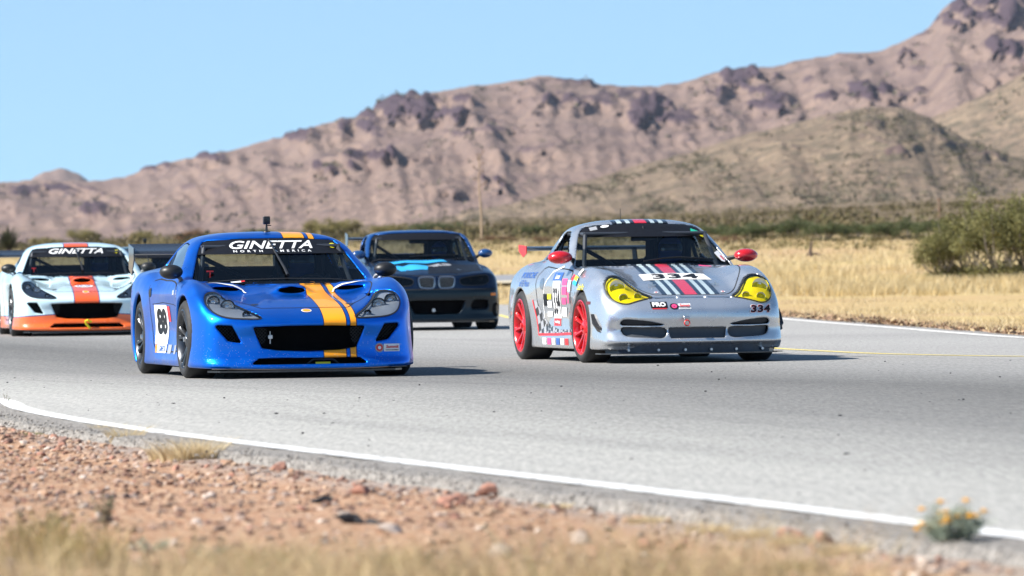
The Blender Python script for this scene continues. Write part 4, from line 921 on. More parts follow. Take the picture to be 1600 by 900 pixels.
def porsche_shape(h):
    b = Body(); fd = b.fd = Field(.98, -0.06, 4.5, 0.09, 1.38, h)
    x, y, z, X, Y, Z = fd.x, fd.y, fd.z, fd.X, fd.Y, fd.Z
    xk = [0, .25, .40, .52, .63, .73, .82, .90]
    top = table([-.06, .02, .12, .25, .40, .60, .85, 1.1, 1.4, 1.8, 2.4, 2.9, 3.3, 3.8, 4.2, 4.5], xk, [
        [.42, .42, .415, .41, .40, .39, .37, .33], [.49, .49, .485, .48, .47, .455, .43, .38], [.555, .555, .55, .55, .545, .53, .49, .42],
        [.605, .605, .60, .615, .63, .62, .57, .48], [.650, .650, .648, .68, .72, .715, .655, .55], [.705, .703, .70, .745, .795, .800, .74, .62],
        [.765, .760, .752, .795, .845, .855, .80, .68], [.820, .813, .800, .825, .868, .875, .825, .72], [.885, .878, .862, .86, .872, .868, .825, .74],
        [.92, .92, .91, .90, .885, .865, .825, .75], [.93, .93, .92, .91, .90, .875, .83, .75], [.94, .94, .935, .93, .92, .90, .86, .78],
        [.93, .93, .93, .93, .935, .925, .89, .80], [.88, .88, .88, .89, .90, .89, .85, .77], [.80, .80, .80, .81, .81, .80, .76, .70], [.70, .70, .70, .70, .70, .68, .65, .6]], y, x, True).T
    f = (Z-top[:, :, None])*0.92
    side = table([-.06, 0, .1, .25, .5, .75, .95, 1.25, 1.6, 2.1, 2.5, 2.9, 3.3, 3.7, 4.1, 4.5], [.09, .2, .32, .45, .6, .75, .9], [
        [.47, .50, .49, .48, .45, .40, .3], [.60, .64, .62, .60, .57, .5, .4], [.73, .765, .75, .735, .70, .64, .55], [.80, .83, .82, .81, .79, .74, .66],
        [.845, .865, .862, .86, .845, .82, .75], [.86, .875, .88, .885, .88, .86, .8], [.86, .875, .885, .89, .885, .865, .81], [.85, .86, .865, .865, .865, .85, .80],
        [.845, .855, .84, .835, .845, .84, .80], [.845, .855, .835, .83, .842, .84, .80], [.85, .86, .85, .85, .86, .86, .82], [.87, .88, .89, .90, .905, .90, .85],
        [.88, .90, .915, .925, .925, .91, .87], [.86, .88, .905, .91, .905, .89, .84], [.78, .82, .84, .85, .84, .81, .76], [.6, .65, .68, .69, .68, .65, .6]], y, z)
    f = smax(f, (X-side[None])*0.9, 0.09)
    fr = table([.09, .15, .19, .23, .30, .40, .48, .56, .66, .8], [0, .3, .5, .7, .85, 1.0], [
        [.08, .09, .115, .18, .26, .4], [.07, .08, .105, .17, .25, .4], [.015, .02, .05, .12, .20, .34], [.03, .035, .06, .13, .21, .35], [.055, .06, .085, .15, .23, .37],
        [.03, .035, .065, .135, .22, .37], [.03, .04, .075, .15, .24, .40], [.08, .09, .13, .21, .31, .46], [.18, .2, .25, .33, .42, .56], [.3, .32, .38, .45, .55, .65]], z, x, False)
    f = smax(f, (fr.T[:, None, :]-Y)*0.9, 0.06)
    f = smax(f, .12-Z, .02)
    f = smax(f, Y-(4.42-.28*(X/.8)**2-.35*np.maximum(Z-.55, 0)), .1)
    wy = 1.40+(Z-.885)*1.92+.40*X**2+.25*np.maximum(X-.5, 0)
    gf = (wy-Y)/2.2
    roof = table([1.2, 1.95, 2.15, 2.4, 2.65, 3.0, 3.4, 3.8, 4.2, 4.5], [0, .3, .46, .58, .8], [
        [1.15, 1.145, 1.135, 1.12, 1.05], [1.285, 1.277, 1.258, 1.225, 1.12], [1.308, 1.299, 1.277, 1.243, 1.14], [1.315, 1.305, 1.282, 1.247, 1.14], [1.308, 1.297, 1.272, 1.235, 1.13],
        [1.265, 1.252, 1.215, 1.165, 1.05], [1.175, 1.162, 1.125, 1.075, .97], [1.04, 1.03, 1.0, .96, .88], [.87, .865, .845, .82, .76], [.72, .72, .70, .68, .65]], y, x, True).T
    gs = table([1.2, 1.7, 2.1, 2.5, 3.0, 3.5, 4.0, 4.5], [.75, .87, 1.0, 1.1, 1.2, 1.38], [
        [.78, .765, .72, .675, .62, .50], [.80, .785, .735, .69, .63, .51], [.81, .795, .74, .695, .635, .51], [.81, .795, .74, .69, .63, .51], [.80, .77, .69, .63, .57, .47],
        [.76, .70, .58, .51, .44, .36], [.70, .60, .48, .42, .36, .3], [.6, .5, .4, .34, .3, .25]], y, z)
    g = smax(smax(gf, (Z-roof[:, :, None])*.95, .05), (X-gs[None])*.88, .05)
    g = smax(g, .7-Z, .02); b.gfull = fd.full(g)
    f = smin(f, g, .03); b.base = fd.full(f)
    b.polys = P = {}
    P['mid'] = [(-.268, .315), (.268, .315), (.25, .222), (-.25, .222)]
    P['low'] = smooth_poly([(.296, .314), (.50, .319), (.665, .325), (.675, .285), (.63, .243), (.45, .230), (.31, .228)], 3)
    P['up'] = smooth_poly([(.30, .342), (.42, .37), (.55, .388), (.665, .392), (.675, .345), (.5, .338)], 3)
    P['lamp'] = smooth_poly([(.375, .590), (.45, .632), (.52, .698), (.575, .757), (.64, .785), (.705, .773), (.752, .725), (.764, .655), (.742, .588), (.69, .545), (.62, .532), (.54, .552), (.455, .572)], 5)
    P['screen'] = smooth_poly([(0, .80), (.35, .80), (.70, .80), (.735, .87), (.72, .915), (.64, 1.09), (.575, 1.20), (.50, 1.243), (.25, 1.264), (0, 1.27), (-.25, 1.264), (-.50, 1.243), (-.575, 1.20), (-.64, 1.09), (-.72, .915), (-.735, .87), (-.70, .80), (-.35, .80)], 4)
    P['side'] = smooth_poly([(1.90, .93), (2.08, 1.06), (2.27, 1.168), (2.38, 1.2), (2.62, 1.195), (2.66, 1.1), (2.68, .955), (2.2, .94)], 4)
    P['quarter'] = smooth_poly([(2.73, 1.19), (2.95, 1.165), (3.2, 1.09), (3.42, .985), (3.2, .965), (2.75, .957)], 4)
    P['rear'] = smooth_poly([(-.44, .95), (0, .945), (.44, .95), (.46, 1.02), (.38, 1.17), (0, 1.19), (-.38, 1.17), (-.46, 1.02)], 3)
    xz = lambda k: polysd(P[k], x[:, None], z[None, :])[:, None, :]
    f = mx(f, -mx(xz('mid'), Y-.30), -mx(xz('low'), Y-.42), -mx(xz('up'), Y-.42))
    f = pocket(f, np.where(Y < 1.1, xz('lamp'), 1.0), .06)
    for x0, x1 in ((-.1, .115), (.145, .36)):            # slots at the front of the bonnet
        s = np.maximum(np.abs(X-(x0+x1)/2)-(x1-x0)/2, np.abs(Y-.215)-.018)
        f = pocket(f, np.where(Z > .45, s, 1), .03)
    f = wheel_cut(fd, f, .92, .32, .345, .57); f = wheel_cut(fd, f, 3.275, .325, .352, .56)
    cav = mx(g+.035, .5-Z); box = mx(X-.62, 1.62-Y, Y-2.9, .2-Z, Z-1.0)
    cav = np.minimum(cav, box); cav = mx(cav, 1.42-Y, Y-3.75)
    f = mx(f, -cav)
    ws = mx(xz('screen'), np.where(Y < 2.6, -1, 1), g-.05, -(g+.06))
    f = mx(f, -np.where(top[:, :, None]+.004 < Z, ws, 1))
    for k in ('side', 'quarter'):
        f = mx(f, -mx(polysd(P[k], y[:, None], z[None, :])[None], .40-X))
    f = mx(f, -mx(xz('rear'), 2.9-Y))
    b.f = fd.full(f)
    P['hood'] = smooth_poly([(0, .262), (.28, .265), (.36, .30), (.44, .42), (.52, .60), (.60, .82), (.64, 1.05), (.655, 1.3), (.60, 1.49), (.40, 1.42), (.2, 1.375), (0, 1.365), (-.2, 1.375), (-.40, 1.42), (-.60, 1.49), (-.655, 1.3), (-.64, 1.05), (-.60, .82), (-.52, .60), (-.44, .42), (-.36, .30), (-.28, .265)], 3)
    P['door'] = smooth_poly([(1.50, .80), (1.42, .62), (1.40, .36), (1.47, .27), (2.1, .262), (2.5, .27), (2.63, .42), (2.70, .62), (2.70, .86), (2.2, .86), (1.75, .85)], 3)
    regs = [('hood', P['hood'], 'xy', lambda c: (c[:, 2] > .5) & (c[:, 1] < 1.6)),
            ('door', P['door'], 'yz', lambda c: c[:, 0] < -.6), ('door', P['door'], 'yz', lambda c: c[:, 0] > .6)]
    b.parts = lambda mats: make_parts(fd, b.base, b.f, regs, mats)
    return b
def bmw_shape(h):
    b = Body(); fd = b.fd = Field(1.0, -0.06, 4.55, 0.07, 1.46, h)
    x, y, z, X, Y, Z = fd.x, fd.y, fd.z, fd.X, fd.Y, fd.Z
    xk = [0, .2, .4, .55, .68, .78, .86, .94]
    top = table([-.06, .03, .12, .3, .6, .9, 1.2, 1.45, 1.8, 2.6, 3.3, 3.7, 4.2, 4.55], xk, [
        [.62, .62, .62, .615, .60, .58, .54, .48], [.70, .70, .695, .69, .68, .65, .61, .54], [.745, .745, .74, .74, .735, .71, .67, .58], [.785, .795, .785, .785, .785, .765, .72, .62],
        [.835, .85, .83, .825, .835, .82, .77, .66], [.875, .89, .868, .86, .87, .86, .80, .69], [.915, .925, .905, .895, .895, .875, .81, .70], [.95, .955, .945, .93, .915, .885, .82, .71],
        [.97, .97, .965, .95, .93, .895, .82, .71], [.98, .98, .975, .965, .945, .91, .84, .72], [1.0, 1.0, 1.0, .99, .97, .93, .87, .75], [1.02, 1.02, 1.02, 1.01, .985, .945, .87, .75],
        [1.02, 1.02, 1.02, 1.01, .985, .94, .86, .74], [.97, .97, .97, .96, .94, .9, .82, .7]], y, x, True).T
    f = (Z-top[:, :, None])*.95
    side = table([-.06, 0, .1, .25, .5, .8, 1.1, 1.4, 2.0, 2.7, 3.1, 3.55, 4.0, 4.3, 4.55], [.07, .2, .35, .5, .65, .8, .95], [
        [.5, .53, .53, .53, .5, .46, .4], [.66, .69, .69, .68, .66, .61, .55], [.79, .81, .81, .80, .78, .73, .66], [.86, .875, .875, .87, .85, .80, .74], [.90, .91, .91, .91, .90, .86, .80],
        [.915, .92, .925, .93, .925, .89, .83], [.89, .90, .905, .91, .91, .885, .83], [.865, .875, .865, .865, .875, .87, .83], [.865, .875, .86, .86, .875, .875, .835], [.875, .885, .875, .88, .89, .885, .845],
        [.90, .91, .92, .925, .92, .90, .855], [.92, .93, .945, .95, .935, .91, .865], [.89, .90, .91, .91, .90, .88, .85], [.82, .84, .85, .85, .84, .82, .79], [.72, .74, .75, .75, .74, .72, .7]], y, z)
    f = smax(f, (X-side[None])*.92, .055)
    fr = table([.07, .14, .22, .32, .42, .52, .56, .62, .72, .9], [0, .3, .5, .7, .85, 1.0], [
        [.03, .035, .06, .13, .22, .36], [.0, .005, .03, .10, .19, .34], [.02, .025, .05, .12, .21, .36], [.025, .03, .055, .12, .21, .36], [.01, .015, .04, .11, .2, .36],
        [.01, .015, .04, .11, .2, .37], [.045, .05, .075, .14, .23, .4], [.045, .055, .09, .16, .26, .42], [.06, .075, .12, .19, .29, .45], [.1, .12, .17, .24, .34, .5]], z, x, False)
    f = smax(f, (fr.T[:, None, :]-Y)*.93, .04)
    f = smax(f, .115-Z, .02); f = smax(f, Y-(4.45-.14*(X/.8)**2), .06)
    wy = 1.42+(Z-.955)*1.75+.36*X**2+.2*np.maximum(X-.5, 0)
    gf = (wy-Y)/2.05
    roof = table([1.2, 1.95, 2.15, 2.5, 2.9, 3.2, 3.5, 3.8, 4.1], [0, .3, .5, .62, .85], [
        [1.22, 1.217, 1.21, 1.2, 1.15], [1.325, 1.32, 1.305, 1.285, 1.2], [1.352, 1.347, 1.33, 1.31, 1.22], [1.365, 1.36, 1.343, 1.32, 1.23], [1.352, 1.347, 1.33, 1.305, 1.22], [1.315, 1.308, 1.28, 1.24, 1.13],
        [1.22, 1.213, 1.19, 1.15, 1.06], [1.06, 1.055, 1.04, 1.01, .95], [.92, .92, .9, .88, .84]], y, x, True).T
    gs = table([1.2, 1.8, 2.2, 2.7, 3.2, 3.7, 4.1], [.85, .95, 1.08, 1.2, 1.3, 1.46], [
        [.80, .795, .765, .725, .68, .58], [.81, .805, .775, .735, .69, .59], [.815, .81, .78, .74, .695, .60], [.815, .805, .77, .73, .685, .59], [.80, .775, .70, .64, .58, .5], [.75, .71, .63, .57, .52, .45], [.65, .6, .52, .46, .42, .36]], y, z)
    g = smax(smax(gf, (Z-roof[:, :, None])*.95, .035), (X-gs[None])*.9, .05); g = smax(g, .8-Z, .02); b.gfull = fd.full(g)
    f = smin(f, g, .025); b.base = fd.full(f)
    b.polys = P = {}
    P['kidney'] = smooth_poly([(.035, .70), (.13, .715), (.225, .71), (.25, .68), (.235, .60), (.20, .57), (.09, .562), (.04, .585)], 3)
    P['lower'] = smooth_poly([(-.37, .395), (0, .40), (.37, .395), (.38, .36), (.31, .235), (.25, .22), (0, .215), (-.25, .22), (-.31, .235), (-.38, .36)], 3)
    P['fog'] = smooth_poly([(.475, .30), (.50, .38), (.55, .405), (.69, .40), (.725, .37), (.715, .30), (.66, .283), (.52, .283)], 3)
    P['lamp'] = smooth_poly([(.335, .685), (.42, .708), (.55, .725), (.68, .735), (.735, .715), (.74, .65), (.69, .612), (.60, .60), (.45, .597), (.36, .605), (.325, .64)], 4)
    P['screen'] = smooth_poly([(0, .88), (.35, .88), (.70, .88), (.74, .94), (.735, .985), (.685, 1.17), (.63, 1.27), (.55, 1.30), (.25, 1.317), (0, 1.322), (-.25, 1.317), (-.55, 1.30), (-.63, 1.27), (-.685, 1.17), (-.735, .985), (-.74, .94), (-.70, .88), (-.35, .88)], 4)
    P['side'] = smooth_poly([(1.88, 1.0), (2.05, 1.11), (2.25, 1.225), (2.38, 1.27), (2.72, 1.275), (2.74, 1.15), (2.76, 1.01), (2.2, 1.0)], 4)
    P['quarter'] = smooth_poly([(2.82, 1.27), (3.05, 1.245), (3.25, 1.17), (3.38, 1.06), (3.3, 1.02), (2.84, 1.012)], 4)
    P['rear'] = smooth_poly([(-.48, 1.06), (0, 1.05), (.48, 1.06), (.50, 1.12), (.43, 1.245), (0, 1.262), (-.43, 1.245), (-.5, 1.12)], 3)
    xz = lambda k: polysd(P[k], x[:, None], z[None, :])[:, None, :]
    f = mx(f, -mx(xz('lower'), Y-.25)); f = pocket(f, np.where(Y < .6, xz('kidney'), 1), .07); f = pocket(f, np.where(Y < .8, xz('fog'), 1), .07); f = pocket(f, np.where(Y < .9, xz('lamp'), 1), .05)
    f = wheel_cut(fd, f, .80, .325, .35, .60); f = wheel_cut(fd, f, 3.53, .33, .355, .60)
    cav = mx(g+.035, .6-Z); box = mx(X-.64, 1.66-Y, Y-3.1, .22-Z, Z-1.05); cav = mx(np.minimum(cav, box), 1.45-Y, Y-3.8); f = mx(f, -cav)
    ws = mx(xz('screen'), np.where(Y < 2.6, -1, 1), g-.05, -(g+.06)); f = mx(f, -np.where(top[:, :, None]+.004 < Z, ws, 1))
    for k in ('side', 'quarter'): f = mx(f, -mx(polysd(P[k], y[:, None], z[None, :])[None], .40-X))
    f = mx(f, -mx(xz('rear'), 3.0-Y)); b.f = fd.full(f)
    P['hood'] = smooth_poly([(0, .09), (.26, .10), (.34, .13), (.60, .22), (.69, .40), (.72, .9), (.735, 1.35), (.70, 1.62), (.40, 1.47), (0, 1.40), (-.40, 1.47), (-.70, 1.62), (-.735, 1.35), (-.72, .9), (-.69, .40), (-.60, .22), (-.34, .13), (-.26, .10)], 3)
    P['door'] = smooth_poly([(1.52, .88), (1.46, .62), (1.45, .36), (1.52, .27), (2.1, .262), (2.62, .27), (2.74, .42), (2.80, .65), (2.80, .93), (2.2, .92)], 3)
    regs = [('hood', P['hood'], 'xy', lambda c: (c[:, 2] > .66) & (c[:, 1] < 1.7)),
            ('door', P['door'], 'yz', lambda c: c[:, 0] < -.6), ('door', P['door'], 'yz', lambda c: c[:, 0] > .6)]
    b.parts = lambda mats: make_parts(fd, b.base, b.f, regs, mats)
    return b
# ------------------------------------------------------------------ car materials
def paint(name, colour, rough=.30, metal=.0, coat=1.0, chips=None, dust=.10, spec=.5):
    k = NT(name); o = k.obj(); xyz = k.xyz(o); col = colour(k, xyz); mmask = None
    if isinstance(col, tuple): col, mmask = col
    big = k.noise(o, 3.0, 5)
    col = k.mix(k.math('MULTIPLY', k.ramp(big, [(.35, 0), (.75, 1)]), dust), col, (.35, .31, .26))
    if chips:
        vo = k.n('TexVoronoi', i_Scale=120.0); k.l(o, vo.inputs['Vector'])
        sparse = k.n('TexVoronoi', i_Scale=120.0, feature='F1'); k.l(o, sparse.inputs['Vector'])
        dot = k.math('LESS_THAN', vo.outputs['Distance'], .195)
        pick = k.xyz(vo.outputs['Color'])[0]
        low = k.math('MULTIPLY', k.math('SUBTRACT', chips[0], xyz[2]), chips[1])
        low = k.math('MULTIPLY', low, k.math('LESS_THAN', xyz[1], .6)); low = k.math('ADD', low, .012)
        m = k.math('MULTIPLY', dot, k.math('LESS_THAN', pick, low))
        col = k.mix(m, col, (.62, .66, .70))
    k.l(col, k.b.inputs['Base Color'])
    fl = k.n('TexVoronoi', i_Scale=900.0); k.l(o, fl.inputs['Vector'])
    k.set(Metallic=metal, Coat_Weight=coat, Coat_Roughness=.04, Specular_IOR_Level=spec)
    k.l(k.ramp(k.noise(o, 5.0, 6), [(.3, rough-.05), (.7, rough+.10)]), k.b.inputs['Roughness'])
    if mmask is not None: k.l(k.math('MULTIPLY', metal, k.math('SUBTRACT', 1.0, mmask)), k.b.inputs['Metallic'])
    if metal > .2: k.bump(fl.outputs['Distance'], .010, .002)
    return k.m
def over(k, col, mask, c): return k.mix(mask, col, c)
def glass_mat(name, tint, refl=1.0, rough=.02):
    k = NT(name); k.t.nodes.remove(k.b)
    tr = k.n('BsdfTransparent', i_Color=tuple(tint)+(1,)); gl = k.n('BsdfGlossy', i_Roughness=rough)
    fr = k.n('Fresnel'); ge = k.n('NewGeometry'); k.l(k.math('ADD', 1.5, k.math('MULTIPLY', ge.outputs['Backfacing'], 1/1.5-1.5)), fr.inputs[0]); mixs = k.n('MixShader')
    k.l(k.math('MULTIPLY', fr.outputs[0], refl), mixs.inputs[0]); k.l(tr.outputs[0], mixs.inputs[1]); k.l(gl.outputs[0], mixs.inputs[2]); k.l(mixs.outputs[0], k.out.inputs[0])
    return k.m
RUB = mat('rubber', (.018, .018, .019), .72, vary=.25, scale=30)
BLK = mat('black plastic', (.012, .012, .013), .45, vary=.2)
LINER = mat('dark liner', (.006, .006, .007), .9, vary=.2, spec=.1)
CARBON = mat('carbon', (.02, .021, .024), .28, coat=.6, vary=.25, scale=60)
STEEL = mat('steel', (.55, .56, .58), .3, 1.0)
GUN = mat('gunmetal', (.09, .095, .105), .32, .9)
REDW = mat('red rim paint', (.62, .012, .018), .25, .25, .8, vary=.08)
WHT = mat('white vinyl', (.78, .78, .78), .4, vary=.05)
BLKV = mat('black vinyl', (.008, .008, .010), .45, vary=.1, spec=.2)
REDV = mat('red vinyl', (.66, .025, .03), .4, vary=.08)
PINK = mat('pink vinyl', (.75, .07, .22), .4, vary=.08)
YELV = mat('yellow vinyl', (.80, .70, .02), .4, vary=.05)
ORGV = mat('orange vinyl', (.85, .30, .02), .4, vary=.05)
BLUV = mat('blue vinyl', (.03, .10, .35), .4, vary=.08)
CYAN = mat('cyan vinyl', (.03, .38, .75), .4, vary=.08)
GRNV = mat('green vinyl', (.02, .45, .28), .4, vary=.08)
GREYV = mat('grey vinyl', (.30, .31, .33), .4, vary=.08)
GAP = mat('panel gap', (.006, .006, .008), .8)
MESH = mat('grille mesh', (.03, .03, .032), .5, .5)
SEATM = mat('seat cloth', (.02, .02, .023), .9)
SUIT = mat('race suit', (.05, .055, .075), .85)
HELM = mat('helmet shell', (.03, .06, .22), .15, coat=1.0)
VISOR = mat('visor', (.015, .015, .018), .06)
CAGE = mat('cage paint', (.05, .055, .065), .4, .3)
SCREEN = glass_mat('screen glass', (.55, .60, .62), .55)
TINT = glass_mat('tinted glass', (.25, .31, .34), 1.6)
LENS = glass_mat('lens clear', (.86, .88, .9), 1.3)
LENSY = glass_mat('lens yellow', (.97, .86, .07), .8)
CHROME = mat('lamp reflector', (.62, .64, .67), .16, 1.0)

# ------------------------------------------------------------------ wheels
def wheel_meshes(r, wid, rim_r, style, rim_mat):
    w2 = wid/2; t = MB()
    prof = [(-w2+.012, rim_r-.006), (-w2+.002, rim_r+.012), (-w2, (r+rim_r)/2), (-w2+.008, r-.026), (-w2+.026, r-.006), (-w2+.05, r), (0, r+.001),
            (w2-.05, r), (w2-.026, r-.006), (w2-.008, r-.026), (w2, (r+rim_r)/2), (w2-.002, rim_r+.012), (w2-.012, rim_r-.006), (0, rim_r-.02), (-w2+.012, rim_r-.006)]
    t.lathe(prof, 56); tyre = t.mesh('tyre', RUB, sharp=50)
    m = MB(); m.lathe([(-w2+.006, rim_r+.004), (-w2+.002, rim_r-.006), (-w2+.012, rim_r-.016), (-w2+.05, rim_r-.028), (w2-.03, rim_r-.03), (w2, rim_r-.004)], 48)
    n = 5 if style == 'twin' else 10
    for i in range(n):
        a = 2*math.pi*i/n+.2
        for s in ((-.13, .13) if style == 'twin' else (0,)):
            a0, a1 = a+s*.55, a+s*1.25
            p0 = Vector((0, math.cos(a0)*.055, math.sin(a0)*.055)); p1 = Vector((0, math.cos(a1)*(rim_r-.02), math.sin(a1)*(rim_r-.02)))
            d = (p1-p0).normalized(); q = Vector((1, 0, 0)).cross(d); V = []
            for tt in range(6):
                u = tt/5; p = p0+(p1-p0)*u; wd = .019-.006*math.sin(u*math.pi)+(.006 if tt == 5 else 0); xo = -w2+.045-.035*u**1.6; th = .028
                for sx, sy in ((0, -1), (0, -.55), (0, .55), (0, 1), (th, 1), (th, -1)):
                    V.append(p+q*wd*sy+Vector((xo+sx+(.010 if abs(sy) == 1 and sx == 0 else 0), 0, 0)))
            F = []
            for tt in range(5):
                for c in range(6): F.append((tt*6+c, tt*6+(c+1) % 6, tt*6+6+(c+1) % 6, tt*6+6+c))
            m.add(V, F)
    m.lathe([(-w2+.028, .0), (-w2+.028, .035), (-w2+.035, .06), (-w2+.045, .072), (-w2+.09, .075)], 20)
    rim = m.mesh('rim', rim_mat, sharp=40)
    h = MB(); h.lathe([(-.03, 0), (-.03, .175), (-.01, .178), (.0, .175), (.0, 0)], 36); hub = h.mesh('brake_disc', mat('disc iron', (.22, .21, .20), .42, .9))
    c = MB(); c.lathe([(-w2+.012, 0), (-w2+.012, .022), (-w2+.03, .026)], 6); nut = c.mesh('centre_nut', STEEL if style == 'twin' else REDV)
    return dict(tyre=tyre, rim=rim, hub=hub, nut=nut, w2=w2, r=r)
def add_wheel(root, wm, xo, y, steer=0.0):
    s = -1 if xo < 0 else 1
    h = link('wheel', wm['hub'], root); h.location = (xo-s*wm['w2'], y, wm['r']-.004); h.rotation_euler = (0, 0, (0 if s < 0 else math.pi)+steer)
    h.rotation_euler.x = random.uniform(0, 6)
    h.rotation_mode = 'ZYX' if False else 'XYZ'
    link('tyre', wm['tyre'], h); link('rim', wm['rim'], h); link('centre_nut', wm['nut'], h)
    return h

# ------------------------------------------------------------------ interior and driver
def make_driver():
    fd = Field(.40, -.98, .36, -.18, .70, .014); X, Y, Z = fd.X, fd.Y, fd.Z
    def cap(a, b, r0, r1):
        a = np.array(a); d = np.array(b)-a; px, py, pz = X-a[0], Y-a[1], Z-a[2]
        t = np.clip((px*d[0]+py*d[1]+pz*d[2])/(d @ d), 0, 1)
        return np.sqrt((px-t*d[0])**2+(py-t*d[1])**2+(pz-t*d[2])**2)-(r0+(r1-r0)*t)
    f = cap((0.05, 0, .02), (.10, .15, .44), .15, .125)
    f = smin(f, cap((.09, 0, 0), (.13, -.46, .16), .095, .07), .05); f = smin(f, cap((.13, -.46, .16), (.13, -.84, -.04), .068, .045), .04)
    f = smin(f, cap((.13, -.84, -.06), (.13, -.94, .05), .045, .038), .03)
    f = smin(f, cap((.19, .17, .47), (.27, -.08, .27), .07, .052), .05); f = smin(f, cap((.27, -.08, .27), (.19, -.36, .40), .05, .035), .03)
    f = smin(f, cap((.19, -.36, .40), (.175, -.42, .42), .036, .036), .02)
    for i in range(4):                                 # gloved fingers round the rim
        z0 = .39+.02*i; f = smin(f, cap((.18, -.42, z0), (.150, -.475, z0), .0125, .011), .006); f = smin(f, cap((.150, -.475, z0), (.128, -.45, z0), .0115, .0105), .004)
    f = smin(f, cap((.175, -.40, .45), (.145, -.43, .475), .014, .012), .008)
    f = smin(f, cap((0, .165, .50), (0, .15, .60), .062, .06), .04)
    F = fd.full(f); V, Q = fd.nets(F); suit = np_mesh('person', V, Q, [SUIT], normals=fd.normals(F, V))
    m = MB(); m.ell((0, .13, .70), (.125, .155, .145), 24, 16); m.lathe([(.57, .10), (.60, .118), (.64, .122)], 20, 'Z', Matrix.Translation((0, .13, 0))); hm = m.mesh('helmet', HELM)
    v = MB(); V = []; F = []; nu = 12
    for j in range(4):
        for i in range(nu+1):
            a = math.pi*(1.15+.7*i/nu); zz = .685+.022*j; rr = 1.015*math.sqrt(max(0, 1-((zz-.70)/.145)**2)); V.append((.125*rr*math.cos(a), .13+.155*rr*math.sin(a), zz))
    for j in range(3):
        for i in range(nu): F.append((j*(nu+1)+i, j*(nu+1)+i+1, (j+1)*(nu+1)+i+1, (j+1)*(nu+1)+i))
    v.add(V, F); vs = v.mesh('visor', VISOR)
    return suit, hm, vs
DRIVER = make_driver()
def add_driver(car, loc, label):
    M = car.matrix_basis.copy()
    p = link('person', DRIVER[0]); p.location = M @ Vector(loc); p.rotation_euler = car.rotation_euler
    h = link('helmet', DRIVER[1], p); link('visor', DRIVER[2], h)
    tag(p, label, 'person', 'drivers at the wheel'); return p
def interior(root, dx, y0, zseat, roof_z, hw, rear_y):
    """dx: side of the driver; y0: seat back"""
    d = MB(); d.box((0, y0-.86, zseat+.36), (hw-.12, .14, .10), bev=.06); d.box((dx, y0-.74, zseat+.44), (.17, .10, .05), bev=.04); d.build('dashboard', BLK, root)
    s = MB()
    s.box((dx, y0-.20, zseat-.07), (.23, .26, .05), bev=.04); s.box((dx, y0+.16, zseat+.30), (.22, .05, .36), Matrix.Rotation(R(-16), 4, 'X'), bev=.04)
    for q in (-1, 1):
        s.box((dx+q*.22, y0+.08, zseat+.28), (.025, .13, .28), Matrix.Rotation(R(-16), 4, 'X'), bev=.02); s.box((dx+q*.17, y0+.17, zseat+.70), (.03, .11, .12), bev=.025)
    s.box((dx, y0+.24, zseat+.70), (.15, .04, .13), bev=.03); s.build('seat', SEATM, root)
    w = MB(); c = Vector((dx, y0-.50, zseat+.42)); pts = []
    for i in range(25):
        a = 2*math.pi*i/24; pts.append(c+Vector((.165*math.cos(a), .06*math.sin(a), .15*math.sin(a))))
    w.tube(pts, .015, 6, False)
    for a in (0, 2.2, 4.1): w.tube([c+Vector((0, -.03, 0)), c+Vector((.16*math.cos(a), .06*math.sin(a), .15*math.sin(a)))], .012, 6)
    w.tube([c+Vector((0, -.03, 0)), c+Vector((0, -.3, -.06))], .025, 8); w.build('steering_wheel', BLK, root)
    g = MB(); top = roof_z-.075; a = hw-.13; b = hw-.02
    hoop = [(-b, y0+.32, .25), (-b, y0+.30, .80), (-a, y0+.28, top-.06), (-a+.06, y0+.28, top), (a-.06, y0+.28, top), (a, y0+.28, top-.06), (b, y0+.30, .80), (b, y0+.32, .25)]
    g.tube(hoop, .02, 8)
    for q in (-1, 1):
        g.tube([(q*(a-.03), y0+.28, top-.02), (q*(a-.04), y0-.42, top-.03), (q*(hw-.10), y0-.66, zseat+.50)], .02, 8)
        g.tube([(q*(a-.06), y0+.29, top-.03), (q*.42, rear_y, .70)], .02, 8)
        g.tube([(q*(b-.02), y0+.3, .62), (q*(b+.005), y0-.75, .42)], .018, 8)
    g.tube([(-a, y0+.29, top-.05), (b-.05, y0+.31, .42)], .02, 8); g.tube([(a, y0+.30, top-.05), (-b+.05, y0+.31, .42)], .02, 8)
    g.tube([(-b, y0+.31, .66), (b, y0+.31, .66)], .02, 8); g.tube([(-a+.02, y0-.42, top-.03), (a-.02, y0-.42, top-.03)], .018, 8)
    g.build('roll_cage', CAGE, root)
    m = MB(); m.box((0.0, y0-.40, top-.07), (.13, .012, .028), bev=.01); m.tube([(.0, y0-.40, top-.04), (.0, y0-.36, top+.04)], .008, 6); m.build('rear_view_mirror', BLK, root)
